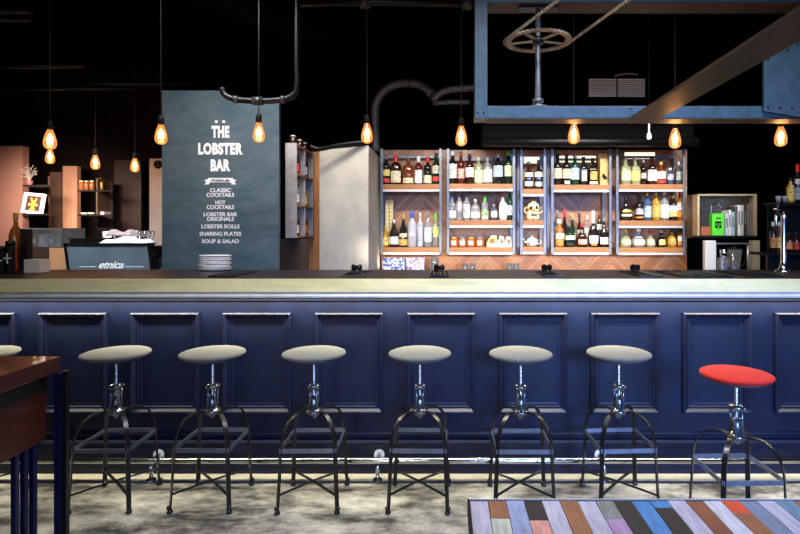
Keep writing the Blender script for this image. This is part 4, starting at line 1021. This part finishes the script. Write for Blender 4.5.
# ---------------------------------------------------------------- pendant bulbs
def bulb_glass():
    m = bpy.data.materials.new('amber_bulb_glass'); m.use_nodes = True; nt = m.node_tree; nt.nodes.clear()
    out = nt.nodes.new('ShaderNodeOutputMaterial'); tr = nt.nodes.new('ShaderNodeBsdfTransparent'); tr.inputs[0].default_value = (1,.72,.45,1)
    gl_ = nt.nodes.new('ShaderNodeBsdfGlossy'); gl_.inputs['Roughness'].default_value = .06
    em = nt.nodes.new('ShaderNodeEmission'); em.inputs[0].default_value = (1,.34,.09,1); em.inputs[1].default_value = 1.5
    lw_ = nt.nodes.new('ShaderNodeLayerWeight'); lw_.inputs[0].default_value = .62
    m1 = nt.nodes.new('ShaderNodeMixShader'); m2 = nt.nodes.new('ShaderNodeMixShader'); m1.inputs[0].default_value = .10
    nt.links.new(tr.outputs[0], m1.inputs[1]); nt.links.new(gl_.outputs[0], m1.inputs[2])
    nt.links.new(lw_.outputs['Facing'], m2.inputs[0]); nt.links.new(m1.outputs[0], m2.inputs[1]); nt.links.new(em.outputs[0], m2.inputs[2])
    nt.links.new(m2.outputs[0], out.inputs[0]); return m
BG = bulb_glass()
FIL = mat('glowing_filament', (1,.8,.5), .5, emis=(1,.66,.28), est=14)
CORD = mat('black_cord', (.012,.012,.012), .6)
def make_bulb(zc, length, sc_=1.):
    t = thing('pendant_bulb', (0,0,zc), '', 'pendant light', 'filament bulbs hanging over the bar')
    h = .066*sc_
    MB().lathe([(.0,-h),(.012,-h+.001),(.025,-h+.008),(.033,-h+.022),(.0345,-h+.040),(.032,-h+.060),(.025,-h+.088),(.016,-h+.112),(.013,h-.010)], n=28, cap=False).build('glass_bulb', BG, t)
    f = MB()
    for k in range(6):
        a = k*math.pi/3; r0, r1 = .006, .011
        a2 = a+math.pi/6
        f.tube([(r0*math.cos(a),r0*math.sin(a),.028),(r1*math.cos(a2),r1*math.sin(a2),-.030),(r0*math.cos(a+math.pi/3),r0*math.sin(a+math.pi/3),.028)], .0017, n=6, sm=1)
    f.build('filament', FIL, t)
    MB().lathe([(.008,.015),(.006,.030),(.009,.05)], n=12).build('glass_stem', mat('stem_amber', (.8,.4,.15), .3, emis=(1,.5,.15), est=.6), t)
    MB().lathe([(.016,h-.012),(.018,h-.010),(.018,h+.030),(.012,h+.040),(.004,h+.044)], n=20).build('socket', BLACK, t)
    MB().cyl((0,0,h+.04), (0,0,length), .0028, n=8).build('cord', CORD, t)
    return t
bd_ = 3.22
bulbs = [(50,138.5,3.22,'filament bulb hanging in front of another, above the left wall shelf'),
 (161,133.5,3.22,'filament bulb at the left edge of the menu board'),
 (258.8,131.5,3.22,'filament bulb hanging from the pipe in front of the menu board'),
 (367,132.5,3.22,'filament bulb above the plaster column'),
 (461.3,135,3.22,'filament bulb left of the blue steel frame, above the second bottle shelf'),
 (573.8,133,3.22,'filament bulb under the blue frame, above the fourth shelf'),
 (675,137.5,3.22,'filament bulb under the blue frame, above the rightmost shelf'),
 (780.8,135.5,3.22,'filament bulb at the far right, below the riveted plate'),
 (50,156,4.5,'smaller filament bulb directly below and behind the leftmost one'),
 (95.3,161.5,4.4,'small filament bulb between the rear shelf and the leftmost bulbs'),
 (134.8,164.5,4.6,'small filament bulb in front of the dark brown panel')]
proto = None
for px, py, d_, lab in bulbs:
    zc = Z(py,d_)
    if proto is None: proto = make_bulb(zc, 1.3); o = proto
    else: o = copy_tree(proto)
    o.location = (X(px,d_), d_, zc); o['label'] = lab
    L2 = CH-zc
    for ch in o.children:
        if ch.name.startswith('cord'): ch.scale = (1,1,L2/1.3) ; ch.location = (0,0,(1-L2/1.3)*.1)
    lp = bpy.data.lights.new('bulb_light', 'POINT'); lp.energy = 2.5; lp.color = (1,.62,.32); lp.shadow_soft_size = .03
    lo = bpy.data.objects.new('bulb_light', lp); C.objects.link(lo); lo.parent = o; lo.location = (0,0,-.005)

# ---------------------------------------------------------------- blue steel frame, wheel and chain
BLUE = mat('riveted_blue_steel', (.045,.085,.125), .42, metal=.3, noise=.28, scale=18, bump=.08, bscale=90)
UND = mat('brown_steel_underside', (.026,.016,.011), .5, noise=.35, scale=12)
fd = 2.90
sf = thing('steel_gantry', (X(640,fd), fd, Z(118.5,fd)), 'blue-grey hanging steel frame over the right half of the bar', 'steel frame')
ox, oz = X(640,fd), Z(118.5,fd); zt_ = Z(106,fd)-oz
xa, xb = X(475,fd)-ox, X(487.5,fd)-ox
def beam(b, x0, x1, y0, y1, z0, z1, bev=.003): b.box(x0, x1, y0, y1, z0, z1, bev)
ztop = CH-.002-oz
bmm = MB(); bmm.box(xa, xb, 0, .12, 0, ztop, .002); bmm.build('post', BLUE, sf)
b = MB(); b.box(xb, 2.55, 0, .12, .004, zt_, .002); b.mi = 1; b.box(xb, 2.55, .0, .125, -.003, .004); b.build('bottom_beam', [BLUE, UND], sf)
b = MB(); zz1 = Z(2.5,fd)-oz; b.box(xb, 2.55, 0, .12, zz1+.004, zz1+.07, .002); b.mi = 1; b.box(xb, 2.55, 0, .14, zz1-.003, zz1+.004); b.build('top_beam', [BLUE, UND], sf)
# depth beam
p0, p1 = Vector((X(645,fd)-ox, -.001, 0)), Vector((X(645,fd)-ox-.055, -2.1, 0))
b = MB(); sdv = Vector((.075,0,0))
b.mi = 0
A8 = [b.bm.verts.new(p+s_*sdv+Vector((0,0,z_))) for p in (p0, p1) for s_ in (-1, 1) for z_ in (-.004, .012)]
for q4 in ((0,1,3,2),(4,6,7,5),(0,4,5,1),(2,3,7,6),(0,2,6,4),(1,5,7,3)): b.bm.faces.new([A8[i] for i in q4])
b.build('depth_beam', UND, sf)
# riveted gusset plate
b = MB(); q = lambda px, py: (X(px,fd-.02)-ox, Z(py,fd-.02)-oz)
gp = b.prism([q(764,111), q(764,57.5), q(798,41), q(830,41), q(830,119), q(800,117)], -.02, -.006).build('gusset_plate', BLUE, sf)
b = MB()
for px, py in ((768,59.5),(768,107.5),(788,50),(798,44.5),(792,108.5),(780,108)): 
    x_, z_ = q(px,py); b.cyl((x_,-.020,z_), (x_,-.026,z_), .006, .004, n=10)
b.build('rivets', DARKMETAL, gp)
b = MB()
for px, py in ((478,112),(484,112),(632,108)): x_, z_ = q(px,py); b.cyl((x_,0,z_), (x_,-.004,z_), .005, .004, n=10)
b.build('bolts', DARKMETAL, sf)
# sprocket wheel
wd = 2.96; wz = Z(41,wd)
wh = thing('sprocket_wheel', (X(538,wd), wd, Z(106,fd)+.001), 'horizontal chain sprocket wheel on a vertical steel shaft inside the blue frame', 'sprocket')
hz = wz-(Z(106,fd)+.001); ht = Z(2.5,fd)-.004-(Z(106,fd)+.001)
MB().lathe([(.06,0),(.06,.008),(.022,.012),(.022,.03),(.03,.032),(.03,.05),(.016,.056),(.014,hz-.02),(.014,ht)], n=20).build('shaft', STEEL, wh)
R_ = .172
b = MB(); n = 44
for k in range(n):
    a0, a1, am = 2*math.pi*k/n, 2*math.pi*(k+1)/n, 2*math.pi*(k+.5)/n
    def v(r, a, z): return b.bm.verts.new((r*math.cos(a), r*math.sin(a), z))
    lo = [v(R_-.022,a0,hz-.005), v(R_,a0,hz-.005), v(R_+.012,am,hz-.005), v(R_,a1,hz-.005), v(R_-.022,a1,hz-.005)]
    up = [v(R_-.022,a0,hz+.005), v(R_,a0,hz+.005), v(R_+.012,am,hz+.005), v(R_,a1,hz+.005), v(R_-.022,a1,hz+.005)]
    b.bm.faces.new(lo[::-1]); b.bm.faces.new(up)
    for i in range(5): b.bm.faces.new((lo[i], lo[(i+1)%5], up[(i+1)%5], up[i]))
for k in range(5):
    a = 2*math.pi*k/5+.3; u = Vector((math.cos(a), math.sin(a), 0)); 
    b.strip([u*.02+Vector((0,0,hz)), u*.09+Vector((0,0,hz)), u*(R_-.01)+Vector((0,0,hz))], .022, .006, (-u.y,u.x,0))
b.build('toothed_ring', mat('worn_sprocket', (.22,.19,.16), .4, metal=.6, noise=.4, scale=30), wh)
MB().lathe([(.016,hz-.02),(.032,hz-.018),(.032,hz+.018),(.016,hz+.022)], n=20).build('hub', DARKMETAL, wh)
MB().box(-.11, .11, -.03, .03, ht-.012, ht, .002).build('top_bracket', DARKMETAL, wh)
MB().box(-.10, .10, -.03, .03, 0, .007, .002).build('base_plate', DARKMETAL, wh)
ch = MB()
P0 = Vector((X(538,wd)-R_-.012, wd-.02, wz)); P1 = Vector((X(560,2.42)+.0, 2.42, wz)); dv = (P1-P0)
P1e = P0+dv*2.6
Q0 = Vector((X(538,wd)+R_*.95+.01, wd+.05, wz)); Q1 = Vector((X(630,2.42), 2.42, wz)); Q1e = Q0+(Q1-Q0)*2.3
def chain(b, A, B):
    n = int((B-A).length/.013); d_ = (B-A).normalized(); s_ = Vector((-d_.y, d_.x, 0))
    for i in range(n):
        c_ = A+d_*(.013*(i+.5)); 
        off = .004 if i % 2 else .007
        for sg in (-1, 1):
            p, q_ = c_-d_*.0085+s_*off*sg, c_+d_*.0085+s_*off*sg
            b.cyl(p, q_, .0038, n=5)
chain(ch, P0, P1e); chain(ch, Q0, Q1e)
arc = [Vector((X(538,wd)+(R_+.012)*math.cos(a), wd+(R_+.012)*math.sin(a), wz)) for a in [math.pi*1.03-(math.pi*.945)*k/24 for k in range(25)]]
for a_, b_ in zip(arc, arc[1:]): chain(ch, a_, b_)
o = ch.build('drive_chain', mat('chain_steel', (.34,.30,.25), .3, metal=.8, noise=.3, scale=60)); tag(o, 'steel drive chain running from the sprocket wheel up towards the right', 'chain')

# ---------------------------------------------------------------- ceiling services
GLOSSB = mat('gloss_black_pipe', (.003,.003,.0035), .4, noise=.3, scale=20, spec=.3)
def pipe(name, pts, r, label, cat, m=GLOSSB, sm=4, n=14, extra=None):
    c0 = Vector(pts[0]); t = thing(name, c0, label, cat)
    MB().tube([Vector(p)-c0 for p in pts], r, n=n, sm=sm).build('pipe_run', m, t)
    for (p, rr, l_, ax) in (extra or []):
        a = Vector(p)-c0; v_ = Vector(ax)*l_; MB().cyl(a-v_, a+v_, rr).build('pipe_collar', mat('collar_grey', (.05,.05,.053), .35, metal=.5), t)
    return t
def PP(px, py, d): return (X(px,d), d, Z(py,d))
dp = 3.3
pipe('conduit', [PP(222,88,dp), PP(225,95,dp), PP(236,99.5,dp), PP(258,101,dp), PP(280,100,dp), PP(292,96,dp), PP(297,86,dp), PP(297,50,dp), (X(297,dp), dp, CH-.001)], .019, 'black conduit bending around the top corner of the menu board', 'pipe',
     extra=[(PP(258,101,dp), .027, .032, (1,0,0)), (PP(236,99.5,dp), .024, .012, (1,0,0)), (PP(283,99.5,dp), .024, .012, (1,0,0))])
pipe('flexible_duct', [PP(376,152,5.0), PP(375.5,120,5.0), PP(376,104,4.95), PP(385,90,4.9), PP(402,83.5,4.85), PP(420,85,4.8), PP(432,94,4.75)], .038, 'grey ribbed flexible duct arching above the leftmost shelf', 'duct', mat('duct_grey', (.12,.12,.12), .3, metal=.4, noise=.5, scale=60, bump=.6, bscale=90),
     extra=[(PP(411,83.5,4.83), .042, .02, (1,0,-.1))])
pipe('flexible_duct', [PP(433,101,4.6), PP(438,95,4.6), PP(448,90,4.6), PP(468,88,4.6), PP(477,86,4.6), PP(481,76,4.6), PP(481,50,4.6), (X(481,4.6), 4.6, CH-.001)], .030, 'short ribbed flexible duct right of the arching one', 'duct', mat('duct_grey', (.05,.05,.05)))
pipe('flexible_duct', [PP(433,103,4.7), PP(450,102,4.7), PP(470,102,4.7)], .022, 'thin flexible duct below the short ribbed one', 'duct', mat('duct_grey', (.05,.05,.05)))
pipe('ceiling_pipe', [PP(297,4,3.4), PP(380,2,3.4), PP(474,4,3.4)], .022, 'black ceiling pipe at the top between the conduit and the blue frame', 'pipe', sm=1,
     extra=[(PP(365,3,3.4), .034, .03, (1,0,0)), (PP(467,4,3.4), .036, .03, (1,0,0))])
pipe('ceiling_pipe', [(-4.0,4.0,Z(66.5,4.0)), PP(85,66,4.0)], .018, 'thin black ceiling pipe ending above the leftmost bulb', 'pipe', sm=1)
pipe('ceiling_pipe', [(-4.0,4.2,Z(84,4.2)), PP(190,84.5,4.2)], .022, 'upper long ceiling pipe running left of the menu board', 'pipe', sm=1)
pipe('ceiling_pipe', [(-4.0,4.2,Z(88.5,4.2)), PP(140,88.5,4.2)], .014, 'lower thin ceiling pipe left of the menu board', 'pipe', sm=1)
pipe('ceiling_pipe', [(-3.6,3.6,Z(11.5,3.6)), PP(32,11.5,3.6)], .016, 'upper short pipe in the top left corner', 'pipe', sm=1)
pipe('ceiling_pipe', [(-3.6,3.6,Z(20,3.6)), PP(32,20,3.6)], .013, 'lower short pipe in the top left corner', 'pipe', sm=1)
pipe('ceiling_pipe', [PP(310,146,4.4), PP(320,149,4.4), PP(340,145,4.35), PP(366,142,4.3)], .018, 'black pipe lying along the top of the plaster column', 'pipe')
# long black duct above the shelves
dt = thing('ventilation_duct', (X(590,4.7), 4.7, Z(147,4.7)), 'long glossy black ventilation duct above the bottle shelves', 'duct')
w_ = W(107,4.7)
MB().tube([(-w_,0,.045),(0,0,.045),(w_,0,.045)], .045, n=20, sm=1).build('lower_pipe', GLOSSB, dt)
MB().box(-w_, w_, .06, .40, .06, .21, .004).build('duct_body', mat('duct_black', (.004,.004,.004), .8, noise=.3, spec=.08), dt)
# lamp on the duct
sp = thing('spot_lamp', (X(649,4.45), 4.45, Z(122,4.45)), 'small white tube lamp hanging left of the rightmost frame bulb', 'lamp')
MB().lathe([(.006,0),(.006,-.09),(.016,-.10),(.018,-.135),(.012,-.145)], n=14).build('body', mat('lamp_white', (.8,.8,.78), .4, emis=(1,.95,.85), est=1.0), sp)
MB().cyl((0,0,0), (0,0,CH-Z(122,4.45)), .004).build('rod', CORD, sp)
# air vent
vd = 5.0
vt = thing('air_vent', (X(617,vd), vd, Z(96.5,vd)), 'white louvred air vent above the bottle shelves', 'vent')
hw_, hh_ = W(28,vd), W(17.5,vd)
MB().box(-hw_, hw_, .02, .06, 0, hh_).build('backing', BLACK, vt)
b = MB(); wm = mat('vent_white', (.9,.9,.88), .5, emis=None)
for k in range(9): b.box(-hw_, hw_, 0, .016, k*hh_/8.5, k*hh_/8.5+.011)
b.build('louvres', wm, vt)
MB().box(-.006, .006, -.004, .02, 0, hh_).build('centre_bar', BLACK, vt)
vb = MB().box(-.3, .35, .06, 1.3, -.05, CH-Z(96.5,vd)-.002).build('shaft_box', CEIL, vt)
MB().tube([(-.02,.0,hh_+.03),(.10,.0,hh_+.05),(.2,0,hh_+.04)], .008, n=6).build('cable', mat('cable_grey', (.3,.3,.3), .4), vt)
# big dark structural beams
bm2 = thing('ceiling_beam', (0, 0, 2.9), 'broad black beam running diagonally across the ceiling at the left', 'beam')
b = MB()
pts = [(-2.9,1.2),(-2.6,1.2),(-.85,4.0),(-1.15,4.0)]
b.prism(pts, -.1, .398, 'z'); b.build('beam_body', CEIL, bm2)
b = MB()
for k in range(5): b.sphere((-2.55+1.6*k/4, 1.3+2.6*k/4, -.1), .008, n=6)
b.build('bolts', DARKMETAL, bm2)
t = thing('wall_emblem', (X(630,5.3), 5.3, 0), '', '') if False else None

# ---------------------------------------------------------------- unseen windows added behind the camera as daylight and reflection source
def window(n, x0, x1, z0, z1):
    b = MB()
    for a in (x0, (x0+x1)/2, x1): b.box(a-.03, a+.03, YF, YF+.05, z0, z1)
    for a in (z0, z1): b.box(x0-.03, x1+.03, YF, YF+.05, a-.03, a+.03)
    o = b.build('window_%d' % n, BLACK); o['kind'] = 'structure'
    g_ = MB().box(x0+.03, x1-.03, YF+.005, YF+.012, z0+.03, z1-.03).build('pane', mat('daylight_pane', (.7,.8,.9), .2, emis=(.55,.72,1), est=.9), o)
window(1, -2.2, -.4, .9, 2.7); window(2, .9, 3.4, .9, 2.7)

# ---------------------------------------------------------------- lights
def area(name, loc, target, sx_, sy_, e, col, spread=180):
    l = bpy.data.lights.new(name, 'AREA'); l.shape = 'RECTANGLE'; l.size = sx_; l.size_y = sy_; l.energy = e; l.color = col; l.spread = math.radians(spread)
    o = bpy.data.objects.new(name, l); C.objects.link(o); o.location = loc
    o.rotation_euler = (Vector(target)-Vector(loc)).to_track_quat('-Z', 'Y').to_euler(); return o
area('window_light_right', (2.1, YF+.1, 1.8), (1.0, 2.6, -.1), 2.4, 1.5, 76, (.22,.42,1), 52)
area('window_light_left', (-1.3, YF+.1, 1.8), (.5, 3, 1.2), 1.7, 1.7, 18, (1,.96,.88), 90)  # unseen front fill, added for the brass edge and bar front
area('ceiling_light_bar', (.55, 2.05, 3.1), (.55, 2.5, 0), 2.8, .3, 52, (1,.985,.955), 105)
area('ceiling_light_shelves', (1.15, 3.75, 2.45), (1.15, 5.1, 1.35), 2.8, .10, 25, (1,.93,.84), 75)  # unseen fill hung below ceiling level, added to brighten the bottle shelves
area('ceiling_light_column', (-.9, 3.9, 2.6), (-.9, 4.6, 1.2), .8, .2, 5.5, (1,.92,.8), 90)  # unseen fill added above the plaster column
area('ceiling_light_board', (-1.5, 2.9, 2.9), (-1.5, 3.8, 1.5), 1.0, .2, 15, (.92,.95,1), 90)  # unseen area lamp added to light the menu board
area('counter_led', (0, 2.925, .993), (0, 2.965, 0), 6.5, .015, 66, (1,.90,.60), 160)
area('rear_left_light', (-3.5, 4.3, 2.0), (-3.9, 5.6, 1.35), .6, .2, 12, (1,.76,.60), 80)
area('coffee_corner_light', (-2.6, 3.7, 2.5), (-3.0, 4.6, 1.1), 1.4, .2, 12, (.9,.95,1), 75)  # added fill over the coffee machine corner, the lamp itself unseen
area('back_counter_light', (X(533,4.2), 4.0, 1.25), (X(533,4.2), 5.1, 1.05), 2.8, .05, 4, (1,.85,.65), 60)  # low aisle fill added to lighten the orange band under the shelves
area('column_side_light', (X(376,4.6), 4.95, 1.02), (X(376,4.9), 4.75, 2.0), .1, .05, .8, (1,.8,.5), 120)
w = bpy.data.worlds.new('world'); sc.world = w; w.use_nodes = True
w.node_tree.nodes['Background'].inputs[0].default_value = (.5,.6,.8,1); w.node_tree.nodes['Background'].inputs[1].default_value = .02
sc.view_settings.view_transform = 'Standard'; sc.view_settings.look = 'None'; sc.view_settings.gamma = 1; sc.view_settings.exposure = 0
sc.view_settings.use_curve_mapping = False
